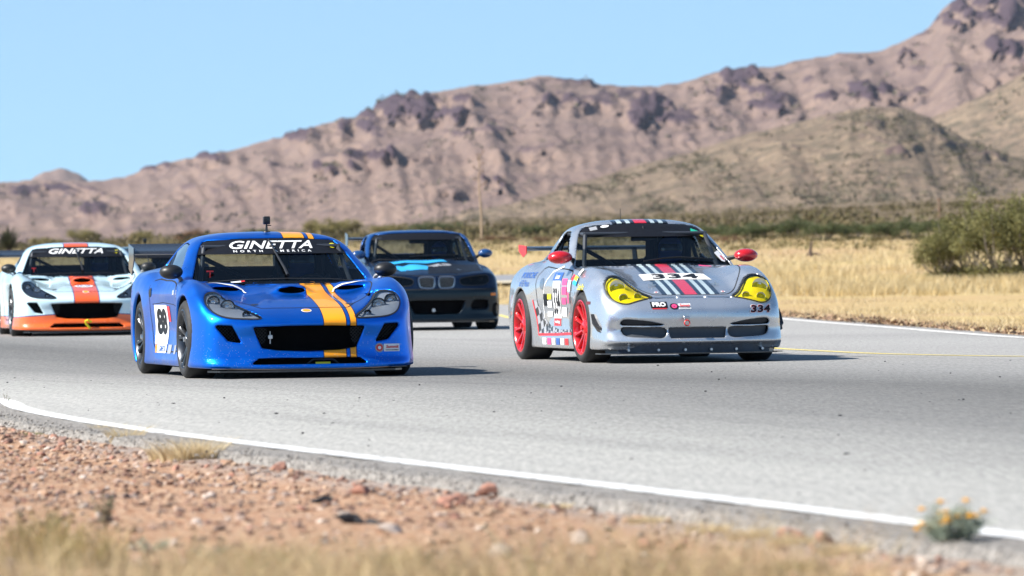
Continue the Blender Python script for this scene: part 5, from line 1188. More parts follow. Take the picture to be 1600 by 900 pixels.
def wing(root, y, z, span, chord, m, mend, plate_h=.16, rake=8, struts=(.32,), strut_base=.80, up=.09):
    V = []; F = []; prof = []
    for i in range(17):
        u = i/16*2; t = u if u <= 1 else 2-u; th = .055*(1.48*math.sqrt(t)-.63*t-1.76*t*t+1.42*t**3-.51*t**4)*1.6; cam_ = -.06*4*t*(1-t)
        prof.append((t*chord, (cam_*chord+(th if u > 1 else -th)*chord*1.6)))
    A = R(rake); prof = [(a*math.cos(A)-b*math.sin(A), a*math.sin(A)+b*math.cos(A)) for a, b in prof]
    w = MB(); w.prism([(y+a, z+b) for a, b in prof[:-1]], -span, span, 'yz'); w.build('rear_wing', m, root)
    for s in (-1, 1):
        e = MB(); e.prism([(y-.04, z+up*.55), (y+chord+.03, z+up), (y+chord+.03, z-plate_h+.06), (y+chord*.4, z-plate_h), (y-.04, z-.05)], s*span, s*(span+.008), 'yz'); e.build('endplate', mend, root)
        for q in struts:
            t = MB(); t.prism([(y+.06, z), (y+.20, z+.01), (y+.14, strut_base), (y-.06, strut_base)], s*q-.006, s*q+.006, 'yz'); t.build('wing_strut', BLK, root)
def assemble(shape, meshes, root, mats, gapm=GAP):
    for nm, lst in meshes.items():
        for me in lst:
            o = link(nm, me, root)
            for i, m in enumerate(mats):
                o.material_slots[i].link = 'OBJECT'; o.material_slots[i].material = m
    P = shape.polys
    strip(shape, 'bonnet_gap', P['hood'], .010, 'top', gapm, root, .0015, True)
    for v in ('left', 'right'): strip(shape, 'door_gap', P['door'], .011, v, gapm, root, .0015, True)
def glazing(shape, root, banner=None, keys=('side', 'quarter'), rear=True):
    P = shape.polys; g = shape.gfull
    patch(shape, 'windscreen', P['screen'], 'front', SCREEN, root, -.006, .06, on=g)
    for k in keys:
        if k in P:
            for v in ('left', 'right'): patch(shape, 'side_window', P[k], v, TINT, root, -.006, .08, on=g)
    if rear: patch(shape, 'rear_window', P['rear'], 'rear', SCREEN, root, -.006, .08, on=g)
def clip_below(poly, zc):                              # keep the part of a polygon above zc
    out = []
    for i in range(len(poly)):
        a, b = poly[i-1], poly[i]
        if (a[1] > zc) != (b[1] > zc):
            t = (zc-a[1])/(b[1]-a[1]); out.append((a[0]+(b[0]-a[0])*t, zc))
        if b[1] > zc: out.append(b)
    return out
def place(name, px, py, outer_x, axle_y, yaw, z=0.0):
    P = at(px, py, z); root = empty(name, (0, 0, 0), yaw)
    off = Matrix.Rotation(yaw, 3, 'Z') @ Vector((outer_x, axle_y, 0)); root.location = P-off
    root.matrix_basis = Matrix.Translation(root.location) @ Matrix.Rotation(yaw, 4, 'Z')
    return root
def mirror_pod(root, c, r, base, m, mstalk, rot=0.0):
    for s in (-1, 1):
        a = MB(); M = Matrix.Rotation(s*rot, 4, 'Z'); V0 = len(a.v); a.ell((0, 0, 0), r, 20, 12, M)
        a.v = [((p[0]+s*c[0]), min(p[1], r[1]*.45)+c[1], p[2]+c[2]) for p in a.v]
        o = a.build('door_mirror', m, root)
        t = MB(); t.tube([(s*(c[0]-r[0]*.45), c[1], c[2]-r[2]*.55), (s*(c[0]-r[0]*.8), c[1]+.02, (c[2]+base[2])/2), (s*base[0], base[1], base[2])], [.016, .018, .024], 8); t.build('mirror_stalk', mstalk, o)
        g = MB(); g.ell((s*c[0], c[1]+r[1]*.45+.001, c[2]), (r[0]*.85, .002, r[2]*.85), 16, 8); g.build('mirror_glass', STEEL, o)
def wiper(shape, root, pts, r):
    Q, N = shape.fd.cast(shape.gfull, pts, 'front', .016); w = MB(); w.tube([Vector(q) for q in Q], r, 6); w.build('wiper', BLK, root)
def grille_mesh(root, poly, y, m=MESH, step=.028, w=.0035, name='grille_mesh'):
    xs = [p[0] for p in poly]; zs = [p[1] for p in poly]; x0, x1, z0, z1 = min(xs), max(xs), min(zs), max(zs); b = MB()
    n = int((x1-x0+z1-z0)/step)
    def inside(x, z): return polysd(poly, np.array([x]), np.array([z]))[0] < .01
    for s in (-1, 1):
        for i in range(n+1):
            c = (x0 if s > 0 else x1)+(-(z1-z0)+i*step)*s; run = []
            for j in range(25):
                z = z0+(z1-z0)*j/24; x = c+s*(z-z0)
                if x0 <= x <= x1 and inside(x, z): run.append((x, z))
            if len(run) > 1:
                (xa, za), (xb, zb) = run[0], run[-1]; b.box(((xa+xb)/2, y, (za+zb)/2), (math.hypot(xb-xa, zb-za)/2, w/2, w/2), Matrix.Rotation(-math.atan2(zb-za, xb-xa), 4, 'Y'))
    if b.v: return b.build(name, m, root, smooth=False)
def headlamp(shape, root, s, lens, bulbs, bowl, rim=True, extra=()):
    poly = [(s*a, b) for a, b in shape.polys['lamp']]
    lm = patch(shape, 'headlight', poly, 'front', lens, root, .002, .04)
    b = MB(); 
    for (a, z, r) in bulbs:
        Q, N = shape.fd.cast(shape.base, [(s*a, z)], 'front', -.012 if lens is LENSY else -.012); c = Vector(Q[0])
        b = MB(); b.lathe([(-.012, r), (.0, r*.96), (.018, r*.75), (.028, r*.35), (.030, .001)], 22, 'Y', Matrix.Translation(c))
        b.ell(c+Vector((0, .012, 0)), (r*.42, r*.2, r*.42), 12, 8)
        b.build('lamp_reflector', mat('satin reflector', (.85, .85, .84), .5, .0) if lens is LENSY else CHROME, lm)
    if bowl: patch(shape, 'lamp_bowl', poly, 'front', bowl, lm, -.018, .06)
    strip(shape, 'lamp_seal', poly, .010, 'front', BLK, lm, .003, True)
    return lm
# ------------------------------------------------------------------ the three long-nosed GT cars
GS = ginetta_shape(.0135); GM = GS.parts([BLK, LINER])
W_TWIN = wheel_meshes(.322, .27, .245, 'twin', GUN)
def blue_col(k, c):
    col = k.mix(0.0, (.000, .16, .74), (0, 0, 0))
    zmask = k.math('GREATER_THAN', k.math('ADD', c[2], k.math('MULTIPLY', k.math('LESS_THAN', c[1], .7), .4)), .52)
    mm = None
    for a, b, q in ((.112, .308, (.006, .01, .03)), (.330, .392, (.006, .01, .03)), (.120, .300, (.86, .32, .006)), (.338, .384, (.86, .32, .006))):
        m_ = k.math('MULTIPLY', k.band(c[0], a, b), zmask); col = k.mix(m_, col, q); mm = m_ if mm is None else k.math('MAXIMUM', mm, m_)
    return col, mm
def white_col(k, c):
    col = k.mix(0.0, (.56, .74, .80), (0, 0, 0)); ax = k.math('ABSOLUTE', c[0])
    up = k.math('GREATER_THAN', c[2], .40)
    edge = k.math('ADD', .27, k.math('MULTIPLY', k.math('SUBTRACT', ax, .5), -.06))
    lo = k.math('LESS_THAN', c[2], edge); lo2 = k.math('LESS_THAN', c[2], k.math('ADD', edge, .012))
    m1 = k.math('MULTIPLY', k.math('LESS_THAN', ax, .165), up); m2 = k.math('MULTIPLY', k.math('LESS_THAN', ax, .152), up)
    col = k.mix(m1, col, (.02, .03, .16)); col = k.mix(m2, col, (.80, .10, .012))
    col = k.mix(lo2, col, (.02, .03, .16)); return k.mix(lo, col, (.82, .13, .008))
def green_col(k, c): return k.mix(k.noise(None, 4.0), (.006, .05, .045), (.01, .08, .065))
def ginetta(name, scheme, px, py, yaw, outer, detail, z=0.0):
    root = place(name, px, py, outer, .80, yaw, z)
    pm = {'blue': lambda: paint('blue metallic paint', blue_col, .32, .85, .4, (.40, .9), .0, .35), 'white': lambda: paint('pale blue paint', white_col, .3, 0, 1.0, (.3, .5), .05), 'green': lambda: paint('dark green paint', green_col, .3, .2)}[scheme]()
    assemble(GS, GM, root, [pm, LINER]); glazing(GS, root)
    P = GS.polys; g = GS.gfull
    for x in (-.948, .948): add_wheel(root, W_TWIN, x*.985, .80, R(1.5)); add_wheel(root, W_TWIN, x, 3.34)
    sp = MB(); out = [(-.80, .30), (-.72, .14), (-.5, .035), (-.25, .0), (0, -.008), (.25, .0), (.5, .035), (.72, .14), (.80, .30)]
    sp.prism(out, .050, .066, 'xy'); sp.build('splitter', CARBON, root, smooth=False)
    und = MB(); und.box((0, 2.2, .075), (.72, 1.9, .012)); und.build('floor_pan', LINER, root)
    rad = MB(); rad.box((0, .33, .32), (.50, .02, .14)); rad.box((0, .22, .137), (.5, .015, .04)); rad.build('radiator', LINER, root)
    grille_mesh(root, [(-.45, .41), (-.34, .41), (-.36, .30), (-.40, .28)], .10); grille_mesh(root, [(.45, .41), (.34, .41), (.36, .30), (.40, .28)], .10)
    for s in (-1, 1):
        grille_mesh(root, [(s*a, b) for a, b in P['intake']], .215)
        headlamp(GS, root, s, LENS, [(.62, .59, .062), (.73, .63, .055), (.50, .527, .032)], mat('lamp bowl', (.30, .32, .35), .4, .4) if scheme == 'blue' else mat('dark lamp bowl', (.03, .04, .06), .3, .3))
        patch(GS, 'bonnet_pin', oval((s*.39, .42), .035, .022, 12), 'top', BLK, root, .006)
    interior(root, .34, 2.42, .26, 1.18, .74, 3.3)
    wing(root, 3.98, 1.035, .90, .27, CARBON, CARBON, .19, 19, (.36,), .86)
    mirror_pod(root, (.905, 1.60, .872), (.098, .085, .062), (.81, 1.66, .765), BLK, mat('stalk grey', (.20, .20, .21), .4), .15)
    wiper(GS, root, [(.04, .82), (.035, .87), (.01, .98), (-.02, 1.12)], [.014, .012, .009, .007])
    ban = clip_below(P['screen'], 1.012)
    patch(GS, 'sun_strip', ban, 'front', BLKV, root, .002, .06, on=g)
    ts = .70
    if scheme != 'green': text(GS, 'lettering', 'GINETTA', 'front', (-.01, 1.088), (ts, .068), WHT, root, .005, .018, .4, 1.0, on=g)
    patch(GS, 'scrutineer_sticker', oval((.525, 1.075), .032, .021, 14), 'front', YELV, root, .006, on=g)
    kp = MB(); kp.tube([(-.58, 1.585, .82), (-.58, 1.585, .87)], .006, 6); kp.box((-.58, 1.585, .873), (.028, .006, .006)); kp.build('cut_off_pull', REDV, root)
    if scheme == 'blue':
        text(GS, 'lettering', 'NORTH  AMERICA', 'front', (-.01, 1.034), (.66, .018), WHT, root, .005, .02, 0, 2.0, on=g)
        patch(GS, 'badge', oval((0, .19), .042, .036), 'top', WHT, root, .003); patch(GS, 'badge_centre', oval((0, .19), .034, .028), 'top', ORGV, root, .005)
        for s in (-1, 1):
            strip(GS, 'vent_trim', [(s*.36, 1.06), (s*.385, 1.115), (s*.46, 1.128), (s*.56, 1.132), (s*.66, 1.145)], .013, 'top', WHT, root, .006)
        patch(GS, 'bonnet_sticker', rect((-.40, 1.33), .09, .03, .05), 'top', WHT, root, .004); patch(GS, 'bonnet_sticker', rect((-.345, 1.33), .035, .02, .05), 'top', REDV, root, .006)
        for v, fl in (('left', True), ('right', False)):
            patch(GS, 'number_panel', rect((2.38, .43), .52, .33), v, WHT, root, .003)
            text(GS, 'number', '88', v, (2.38, .455), (.40, .225), BLKV, root, .006, .05, 0, .95, flip=fl)
            patch(GS, 'door_sticker', rect((2.04, .52), .11, .13), v, REDV, root, .003)
            patch(GS, 'sill_sticker', rect((2.35, .225), .42, .07), v, WHT, root, .003); text(GS, 'lettering', 'GINETTA', v, (2.33, .225), (.30, .045), BLUV, root, .005, .03, .3, flip=fl)
            patch(GS, 'sill_sticker', rect((2.59, .225), .05, .07), v, ORGV, root, .005)
            patch(GS, 'sill_vent', rect((1.95, .225), .20, .075), v, GREYV, root, .003); patch(GS, 'sill_vent', rect((1.62, .225), .11, .075), v, GREYV, root, .003)
            patch(GS, 'fuel_cap', oval((2.78, .70), .04, .04), v, BLK, root, .004)
            for q, (yy, zz) in enumerate(((1.62, .70), (1.30, .70), (1.32, .655))): text(GS, 'lettering', 'GB' if q else 'USA', v, (yy, zz), (.10, .04), WHT, root, .004, .02, flip=fl)
            strip(GS, 'crease_shade', [(1.2, .56), (1.7, .60), (2.3, .615), (2.7, .60)], .006, v, GAP, root, .001)  # dark strip painting the shade line of a door crease
        patch(GS, 'sponsor_sticker', rect((.685, .235), .135, .062), 'front', WHT, root, .003); text(GS, 'lettering', 'Summit', 'front', (.69, .243), (.11, .026), REDV, root, .005, .03, .2)
        text(GS, 'lettering', 'RACING EQUIPMENT', 'front', (.69, .215), (.115, .011), BLKV, root, .005, .02)
        patch(GS, 'club_sticker', oval((.58, .235), .038, .038), 'front', GREYV, root, .003); patch(GS, 'club_sticker', oval((.58, .235), .028, .028), 'front', REDV, root, .004); patch(GS, 'club_sticker', oval((.58, .235), .014, .014), 'front', WHT, root, .005)
        br = MB(); br.box((-.31, .13, .33), (.003, .012, .05)); br.box((-.31, .115, .335), (.018, .008, .015), bev=.004); br.build('data_sensor', WHT, root)
        tw = MB(); tw.box((.11, .06, .120), (.06, .012, .008)); tw.build('tow_strap', YELV, root)
        bk = MB()
        for s in (-1, 1): bk.tube([(.11+s*.13, .05, .112), (.11+s*.08, .05, .150)], .008, 6)
        bk.tube([(.03, .05, .150), (.19, .05, .150)], .008, 6); bk.build('tow_bracket', BLK, root)
        strip(GS, 'lip_trim', [(-.80, .085), (-.4, .076), (0, .073), (.4, .076), (.80, .085)], .006, 'front', mat('worn lip', (.5, .42, .38), .7), root, .003)
    if scheme == 'white':
        patch(GS, 'oval_sticker', oval((0, .60), .12, .085), 'top', WHT, root, .004); text(GS, 'lettering', 'KELLER', 'top', (0, .60), (.17, .06), BLUV, root, .007, .03)
        patch(GS, 'badge', oval((0, .25), .042, .05), 'top', WHT, root, .003); patch(GS, 'badge_centre', oval((0, .25), .034, .04), 'top', ORGV, root, .005)
        tw = MB(); tw.tube([(.03, .0, .10), (-.02, -.02, .16), (-.03, -.02, .19), (.0, -.02, .205), (.05, 0, .18)], .014, 8); tw.build('tow_strap', YELV, root)
    return root
car_blue = ginetta('race_car', 'blue', 286, 591, R(11.3), -.93, 2)
tag(car_blue, 'metallic blue GT race car with orange twin stripes and number 88 on its door', 'race car', 'race cars on the track')
car_white = ginetta('race_car', 'white', 17, 526, R(8), -.93, 1, .088)
tag(car_white, 'pale blue and orange GT race car with an oval sponsor badge on its bonnet', 'race car', 'race cars on the track')
car_green = ginetta('race_car', 'green', 148, 502.5, R(8), -.93, 0, .120)
tag(car_green, 'dark green race car almost hidden behind the blue car and the pale blue one', 'race car', 'race cars on the track')
def roof_cam(car, x, y, label):
    z = GS.fd.cast(GS.base, [(x, y)], 'top')[0][0][2]; M = car.matrix_basis
    r = empty('action_camera', M @ Vector((x, y, z)), car.rotation_euler.z)
    a = MB(); a.box((0, 0, .098), (.030, .017, .034), bev=.006); a.build('camera_body', BLK, r)
    a = MB(); a.lathe([(-.028, .001), (-.028, .013), (-.017, .014)], 16, 'Y', Matrix.Translation((.010, 0, .108))); a.build('lens', VISOR, r)
    a = MB(); a.tube([(0, 0, -.002), (0, 0, .07)], [.012, .007], 8); a.lathe([(-.004, .001), (-.004, .034), (.004, .03), (.008, .001)], 16, 'Z'); a.tube([(-.005, 0, .055), (.04, 0, .055)], .005, 6); a.build('mount', BLK, r)
    tag(r, label, 'camera')
roof_cam(car_blue, .02, 2.35, 'small black action camera on the roof of the blue race car')
roof_cam(car_green, .02, 2.45, 'small dark action camera on the roof of the hidden green race car')
for c, t in ((car_blue, 'driver in helmet and dark suit inside the blue race car'), (car_white, 'driver in helmet and dark suit inside the pale blue race car'), (car_green, 'driver in helmet and dark suit inside the hidden green race car')):
    add_driver(c, (.34, 2.40, .25), t)

# ------------------------------------------------------------------ the silver rear-engined coupe
PS = porsche_shape(.0135); PM = PS.parts([BLK, LINER])
W_RED = wheel_meshes(.325, .255, .248, 'ten', REDW); W_REDR = wheel_meshes(.33, .29, .25, 'ten', REDW)
def silver_col(k, c):
    col = k.mix(0.0, (.60, .62, .65), (0, 0, 0)); ax = k.math('ABSOLUTE', c[0])
    mm = None; m0 = k.math('MULTIPLY', k.math('GREATER_THAN', c[1], .268), k.math('GREATER_THAN', c[2], .56))
    for a, b, q in ((.058, .098, (.006, .01, .018)), (.098, .138, (.47, .56, .57)), (.138, .178, (.006, .01, .018)), (.178, .222, (.47, .56, .57)), (.222, .268, (.006, .01, .018)), (-1, .058, (.62, .012, .035))):
        m_ = k.math('MULTIPLY', k.band(ax, a, b), m0); col = k.mix(m_, col, q); mm = m_ if mm is None else k.math('MAXIMUM', mm, m_)
    return col, mm
car_silver = root = place('race_car', 908, 567, -.875, .92, R(12.4))
tag(root, 'silver race coupe with yellow headlights, red wheels and number 334', 'race car', 'race cars on the track')
PAINT_S = paint('silver metallic paint', silver_col, .25, .75, 1.0, (.42, .30), .05)
assemble(PS, PM, root, [PAINT_S, LINER]); glazing(PS, root, keys=('quarter',)); P = PS.polys; g = PS.gfull
patch(PS, 'side_window', P['side'], 'right', TINT, root, -.006, .08, on=g)
for s in (-1, 1): add_wheel(root, W_RED, s*.885, .92, R(2)); add_wheel(root, W_REDR, s*.925, 3.275)
sp = MB(); sp.prism([(-.85, .46), (-.845, .26), (-.74, .06), (-.5, -.05), (-.2, -.085), (.2, -.085), (.5, -.05), (.74, .06), (.845, .26), (.85, .46)], .082, .092, 'xy'); sp.build('splitter', CARBON, root, smooth=False)
dam = MB(); pts = [(-.78, .36), (-.70, .19), (-.5, .085), (-.2, .06), (.2, .06), (.5, .085), (.70, .19), (.78, .36)]
for a, b in zip(pts[:-1], pts[1:]): dam.add([(a[0], a[1], .09), (b[0], b[1], .09), (b[0], b[1], .17), (a[0], a[1], .17)], [(0, 1, 2, 3)])
dam.build('air_dam', mat('scuffed dam', (.02, .03, .05), .35, vary=.9, scale=14), root)
for i, xx in enumerate((-.62, -.36, -.12, .12, .36, .62)):
    bt = MB(); yy = .03+.10*(abs(xx)/.62)**2; bt.lathe([(-.012, .001), (-.012, .012), (.03, .012)], 8, 'Y', Matrix.Translation((xx, yy, .118))); bt.build('bolt', STEEL, root)
und = MB(); und.box((0, 2.2, .10), (.70, 1.9, .012)); und.build('floor_pan', LINER, root)
patch(PS, 'intake_mesh', P['mid'], 'front', mat('grey intake mesh', (.07, .075, .085), .5, .4), root, -.035)
for s in (-1, 1):
    patch(PS, 'intake_mesh', [(s*a, b) for a, b in P['low']], 'front', mat('grey intake mesh'), root, -.04); patch(PS, 'intake_mesh', [(s*a, b) for a, b in P['up']], 'front', mat('dark intake mesh', (.03, .032, .038), .5, .4), root, -.03)
    headlamp(PS, root, s, LENSY, [(.665, .690, .072), (.64, .595, .042), (.50, .610, .036)], mat('pale lamp bowl', (.72, .72, .70), .4, .15))
    patch(PS, 'side_marker', rect((.62, .545), .10, .028), 'left' if s < 0 else 'right', mat('marker red', (.16, .01, .008), .25), root, .003)
    cn = MB(); pr = [(.46, .45), (.42, .41), (.33, .345), (.24, .315), (.225, .265), (.31, .295), (.41, .365)]
    V = [(s*.80-s*.16*max(0, (.34-a)/.2), a, b) for a, b in pr]+[(s*.885-s*.16*max(0, (.34-a)/.2), a+.01, b-.006) for a, b in pr]; n = len(pr)
    cn.add(V, [tuple(range(n)), tuple(range(2*n-1, n-1, -1))]+[(i, i+n, (i+1) % n+n, (i+1) % n) for i in range(n)]); cn.build('dive_plane', BLK, root, smooth=False)
    patch(PS, 'bonnet_pin', oval((s*.31, .33), .022, .018, 12), 'top', WHT, root, .006); patch(PS, 'bonnet_pin', oval((s*.31, .33), .010, .010, 10), 'top', REDV, root, .008)
    t = MB(); Q = PS.fd.cast(PS.base, [(s*.295, .55)], 'top')[0][0]; t.tube([Q, Q+np.array([0, 0, .035])], .006, 6); t.box(Q+np.array([0, 0, .012]), (.035, .006, .005)); t.build('bonnet_catch', STEEL, root)
fl = MB(); fl.prism([(.86, .47), (.90, .47), (.925, .31), (.86, .31)], .56, .58, 'xz'); fl.build('wheel_arch_flap', BLK, root, smooth=False)
tw = MB(); c = (-.115, -.005, .388); tw.lathe([(-.006, .024), (0, .030), (.006, .024), (0, .019), (-.006, .024)], 18, 'Y', Matrix.Translation((c[0], c[1]-.02, c[2]-.03))); tw.build('tow_eye', REDV, root)
tw = MB(); tw.box((c[0], c[1]+.005, c[2]+.018), (.028, .02, .010), bev=.004); tw.tube([(c[0]-.02, c[1]+.03, c[2]+.03), (c[0]-.02, c[1]-.02, c[2])], .007, 6); tw.tube([(c[0]+.02, c[1]+.03, c[2]+.03), (c[0]+.02, c[1]-.02, c[2])], .007, 6); tw.build('tow_eye_bracket', STEEL, root)
interior(root, .37, 2.42, .34, 1.28, .74, 3.3)
wing(root, 3.95, 1.06, .70, .26, CARBON, REDV, .085, 4, (.40,), .80, .035)
mirror_pod(root, (.885, 1.68, .962), (.115, .095, .062), (.74, 1.78, .935), REDW, BLK, .2)
wiper(PS, root, [(-.15, .905), (.05, .93), (.2, .937), (.38, .925), (.55, .915)], [.006, .009, .012, .01, .007])
ant = MB(); ant.tube([(-.06, 2.7, 1.27), (-.06, 2.72, 1.42)], .003, 5); ant.build('antenna', BLK, root)
patch(PS, 'sun_strip', clip_below(P['screen'], 1.145), 'front', BLKV, root, .002, .06, on=g)
patch(PS, 'scrutineer_sticker', rect((.50, 1.185), .085, .035, -.35), 'front', GRNV, root, .005, on=g); patch(PS, 'scrutineer_sticker', oval((.562, 1.152), .03, .022, 14), 'front', YELV, root, .005, on=g)
patch(PS, 'screen_sticker', [(.60, .985), (.655, 1.01), (.70, .93), (.675, .90), (.64, .91)], 'front', WHT, root, .004, on=g); patch(PS, 'screen_sticker', [(.645, .955), (.665, .96), (.685, .92), (.67, .915)], 'front', REDV, root, .006, on=g)
# lettering on bonnet, nose and roof
patch(PS, 'number_panel', [(-.32, .765), (.32, .765), (.305, 1.02), (-.305, 1.02)], 'top', WHT, root, .003)
text(PS, 'number', '334', 'top', (0, .893), (.44, .19), BLKV, root, .007, .03, .1, 1.05)
text(PS, 'number', '334', 'front', (.60, .475), (.225, .075), WHT, root, .003, .075, .12, 1.05); text(PS, 'number', '334', 'front', (.60, .475), (.205, .068), REDV, root, .0045, .05, .12, 1.1); text(PS, 'number', '334', 'front', (.60, .475), (.20, .062), BLKV, root, .006, .03, .12, 1.1)
patch(PS, 'sponsor_sticker', rect((-.345, .52), .15, .055), 'front', BLKV, root, .003); text(PS, 'lettering', 'PRO', 'front', (-.345, .523), (.12, .038), WHT, root, .005, .05)
patch(PS, 'sponsor_sticker', rect((-.345, .487), .13, .008), 'front', REDV, root, .003)
patch(PS, 'sponsor_sticker', rect((-.115, .505), .115, .048), 'front', WHT, root, .003); text(PS, 'lettering', 'Summit', 'front', (-.113, .514), (.095, .022), REDV, root, .005, .03, .2); text(PS, 'lettering', 'RACING EQUIPMENT', 'front', (-.113, .492), (.10, .010), BLKV, root, .005, .02)
patch(PS, 'club_sticker', oval((-.21, .506), .04, .026), 'front', BLKV, root, .0035); patch(PS, 'club_sticker', oval((-.21, .506), .026, .018), 'front', PINK, root, .005)
patch(PS, 'roof_sticker', rect((-.46, 2.14), .07, .06), 'top', GREYV, root, .003); patch(PS, 'roof_sticker', rect((-.35, 2.14), .11, .07), 'top', BLKV, root, .003); patch(PS, 'roof_sticker', oval((-.35, 2.14), .04, .022), 'top', WHT, root, .005)
patch(PS, 'cowl_sticker', rect((.42, 1.40), .12, .035), 'top', PINK, root, .004)
def checker_col(k, c):
    ch = k.n('TexChecker', i_Scale=13.0); ch.inputs[1].default_value = (.012, .012, .014, 1); ch.inputs[2].default_value = (.32, .33, .36, 1)
    mp = k.n('Mapping'); mp.inputs['Rotation'].default_value = (R(18), 0, 0); k.l(k.obj(), mp.inputs[0]); k.l(mp.outputs[0], ch.inputs[0]); return ch.outputs[0]
CHECK = paint('chequer vinyl', checker_col, .4, 0, .2)
for v, fp in (('left', True), ('right', False)):
    patch(PS, 'number_panel', rect((2.02, .545), .30, .42), v, WHT, root, .003); text(PS, 'number', '334', v, (2.02, .56), (.26, .25), BLKV, root, .006, .02, 0, .95, flip=fp)
    patch(PS, 'panel_header', rect((2.02, .785), .34, .075), v, BLUV, root, .004); text(PS, 'lettering', 'Lucas', v, (2.02, .785), (.18, .045), WHT, root, .007, .02, .3, flip=fp)
    patch(PS, 'panel_footer', rect((2.02, .365), .28, .07), v, REDV, root, .005); text(PS, 'lettering', 'racing', v, (2.02, .365), (.2, .035), WHT, root, .008, .03, flip=fp)
    for q, (yy, zz, ww, hh, mm) in enumerate(((1.70, .735, .20, .06, PINK), (1.70, .655, .20, .075, PINK), (1.72, .56, .18, .06, PINK), (1.72, .46, .19, .085, WHT), (2.30, .60, .13, .05, YELV), (2.30, .53, .15, .06, WHT), (2.30, .44, .16, .05, WHT),
                                              (2.43, .57, .12, .11, BLKV), (1.46, .70, .13, .10, WHT), (1.34, .77, .14, .05, REDV), (1.20, .74, .20, .07, CYAN), (1.20, .765, .17, .04, YELV), (1.16, .82, .12, .05, WHT), (1.50, .59, .08, .10, PINK))):
        patch(PS, 'sponsor_sticker', rect((yy, zz), ww, hh, .12 if yy < 1.4 else 0), v, mm, root, .003+.0006*q)
    text(PS, 'lettering', 'Cattle Pro', v, (.93, .69), (.22, .055), YELV, root, .004, .01, .25, flip=fp); text(PS, 'lettering', 'Performance Shop', v, (.93, .635), (.20, .018), BLKV, root, .004, .01, flip=fp)
    text(PS, 'lettering', 'PORSCHE', v, (3.05, .80), (.50, .055), BLUV, root, .004, .02, .1, flip=fp); text(PS, 'lettering', 'of El Paso', v, (3.12, .725), (.36, .06), BLUV, root, .004, .01, flip=fp)
    patch(PS, 'fuel_door', oval((2.55, .72), .06, .055), v, STEEL, root, .003)
    patch(PS, 'chequer_band', [(2.80, .56), (2.70, .56), (2.55, .42), (2.30, .33), (1.95, .295), (1.35, .30), (1.35, .255), (2.0, .24), (2.66, .24), (2.72, .40)], v, CHECK, root, .0025)
    strip(PS, 'chequer_edge', [(2.80, .57), (2.72, .40), (2.68, .245), (2.0, .25), (1.36, .262)], .022, v, ORGV if False else REDV, root, .005)
    strip(PS, 'pin_stripe', [(2.45, .25), (2.52, .5), (2.47, .70), (2.30, .83), (1.9, .88)], .014, v, WHT, root, .0025)
    for q, mm in enumerate((WHT, PINK, WHT, BLUV, WHT, REDV)): patch(PS, 'sill_sticker', rect((2.48-.18*q, .185), .14, .06), v, mm, root, .003)
add_driver(root, (.37, 2.40, .33), 'driver in blue helmet inside the silver race coupe')

# ------------------------------------------------------------------ the dark saloon-based coupe
BS = bmw_shape(.02); BMM = BS.parts([BLK, LINER]); root = car_dark = empty('race_car')
SMOKED = glass_mat('smoked lens', (.10, .11, .12), .8)
def dark_col(k, c):
    col = k.mix(k.math('GREATER_THAN', c[2], .56), (.004, .011, .018), (.004, .015, .045)); return k.mix(k.math('MULTIPLY', k.math('GREATER_THAN', c[2], 1.0), 1.0), col, (.008, .06, .22))
r2 = place('race_car', 775.5, 514, .925, .80, R(8), .039); root.location = r2.location; root.rotation_euler = r2.rotation_euler; root.matrix_basis = r2.matrix_basis.copy(); root.scale = (1, 1, 1.03); bpy.data.objects.remove(r2); root.name = 'race_car'
tag(root, 'dark blue race coupe with cyan bonnet splashes and number 43', 'race car', 'race cars on the track')
PAINT_D = paint('dark blue paint', dark_col, .30, .4, .5, None, .0, .2)
assemble(BS, BMM, root, [PAINT_D, LINER]); glazing(BS, root, keys=('quarter',)); P = BS.polys; g = BS.gfull
patch(BS, 'side_window', P['side'], 'right', TINT, root, -.006, .08, on=g)
W_DK = wheel_meshes(.325, .27, .24, 'twin', BLK)
for s in (-1, 1):
    add_wheel(root, W_DK, s*.925, .80, R(1)); add_wheel(root, W_DK, s*.94, 3.53)
    headlamp(BS, root, s, SMOKED, [(.62, .665, .05), (.46, .655, .048)], BLK)
    kd = [(s*a, b) for a, b in P['kidney']]
    strip(BS, 'grille_surround', kd, .022, 'front', mat('dark chrome', (.30, .31, .33), .2, .9), root, .006, True)
    for i in range(8):
        xx = .055+.024*i; sl = MB(); yy = BS.fd.cast(BS.base, [(s*xx, .64)], 'front')[0][0][1]; sl.box((s*xx, yy+.03, .64), (.004, .02, .065)); sl.build('grille_slat', mat('slat grey', (.16, .17, .18), .35, .6), root, smooth=False)
    patch(BS, 'side_marker', rect((s*.80, .475), .075, .035), 'front', mat('marker amber', (.75, .20, .02), .25), root, .004)
    patch(BS, 'brake_duct', smooth_poly([(s*.80, .34), (s*.86, .36), (s*.885, .28), (s*.86, .18), (s*.81, .19), (s*.785, .25)], 3), 'front', LINER, root, .003)
    patch(BS, 'bonnet_pin', oval((s*.36, .42), .03, .03, 12), 'top', STEEL, root, .005)
strip(BS, 'bumper_gap', [(-.84, .545), (-.5, .548), (0, .55), (.5, .548), (.84, .545)], .010, 'front', GAP, root, .002)
lp = MB(); lp.prism([(-.84, .40), (-.74, .14), (-.5, .03), (0, -.02), (.5, .03), (.74, .14), (.84, .40)], .105, .125, 'xy'); lp.build('splitter', CARBON, root, smooth=False)
und = MB(); und.box((0, 2.3, .15), (.70, 1.9, .012)); und.build('floor_pan', LINER, root)
gm = MB(); gm.box((0, .20, .31), (.40, .01, .10)); gm.build('radiator', LINER, root)
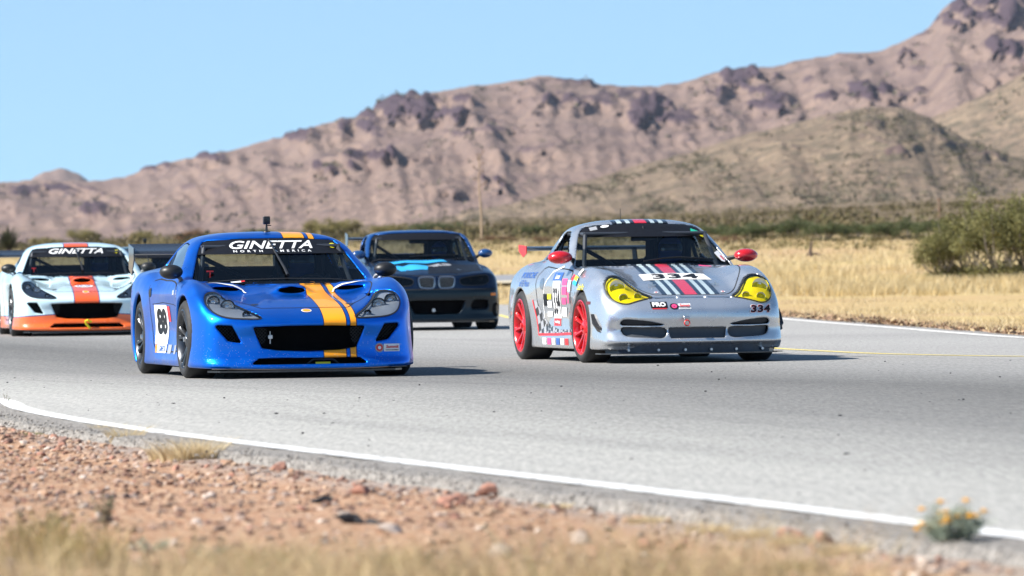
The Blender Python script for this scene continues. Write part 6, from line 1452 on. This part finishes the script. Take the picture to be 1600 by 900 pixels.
th = MB(); th.lathe([(-.02, .001), (-.02, .022), (.0, .026), (.02, .02)], 14, 'Y', Matrix.Translation((-.05, .03, .27))); th.build('tow_hook', STEEL, root)
for poly in ([(-.62, 1.12), (-.30, 1.18), (-.12, 1.30), (-.35, 1.34), (-.60, 1.30)], [(-.20, 1.02), (.05, 1.10), (.02, 1.36), (-.22, 1.30), (-.30, 1.16)], [(-.68, .62), (-.35, .70), (-.42, .90), (-.66, .98)], [(-.46, .36), (-.08, .42), (-.02, .80), (-.28, .90), (-.50, .66)], [(-.72, .98), (-.50, 1.02), (-.56, 1.14), (-.72, 1.12)], [(.05, 1.12), (.30, 1.18), (.26, 1.36), (.02, 1.34)]):
    patch(BS, 'bonnet_splash', poly, 'top', CYAN, root, .004)
patch(BS, 'bonnet_wrap', [(-.10, .16), (.30, .16), (.66, .34), (.69, 1.0), (.20, 1.05), (-.04, .86)], 'top', BLKV, root, .0025)
text(BS, 'number', '43', 'top', (.13, .80), (.36, .24), GREYV, root, .006, .06, .2)
interior(root, .36, 2.48, .42, 1.35, .76, 3.4)
wing(root, 4.02, 1.265, .78, .27, CARBON, CARBON, .17, 4, (.45,), 1.0)
mirror_pod(root, (.90, 1.66, 1.03), (.105, .085, .062), (.79, 1.74, .985), mat('mirror blue', (.008, .05, .17), .2, coat=1.0), BLK, .2)
patch(BS, 'sun_strip', clip_below(P['screen'], 1.225), 'front', BLKV, root, .002, .06, on=g)
wiper(BS, root, [(-.2, .985), (.12, 1.0), (.5, 1.0)], [.008, .010, .007])
add_driver(root, (.36, 2.45, .40), 'driver in helmet inside the dark blue race coupe')

# ------------------------------------------------------------------ desert haze
hz = MB(); hz.box((0, 3600, 190), (2600, 3700, 215)); hm_ = bpy.data.materials.new('haze'); hm_.use_nodes = True; ht = hm_.node_tree; ht.nodes.remove(ht.nodes['Principled BSDF']); pv = ht.nodes.new('ShaderNodeVolumePrincipled')
pv.inputs['Color'].default_value = (.78, .84, 1.0, 1); pv.inputs['Density'].default_value = .000028; pv.inputs['Anisotropy'].default_value = .2; ht.links.new(pv.outputs[0], ht.nodes['Material Output'].inputs['Volume'])
tag(hz.build('haze', hm_, smooth=False), 'thin pale desert haze', 'haze', kind='stuff')
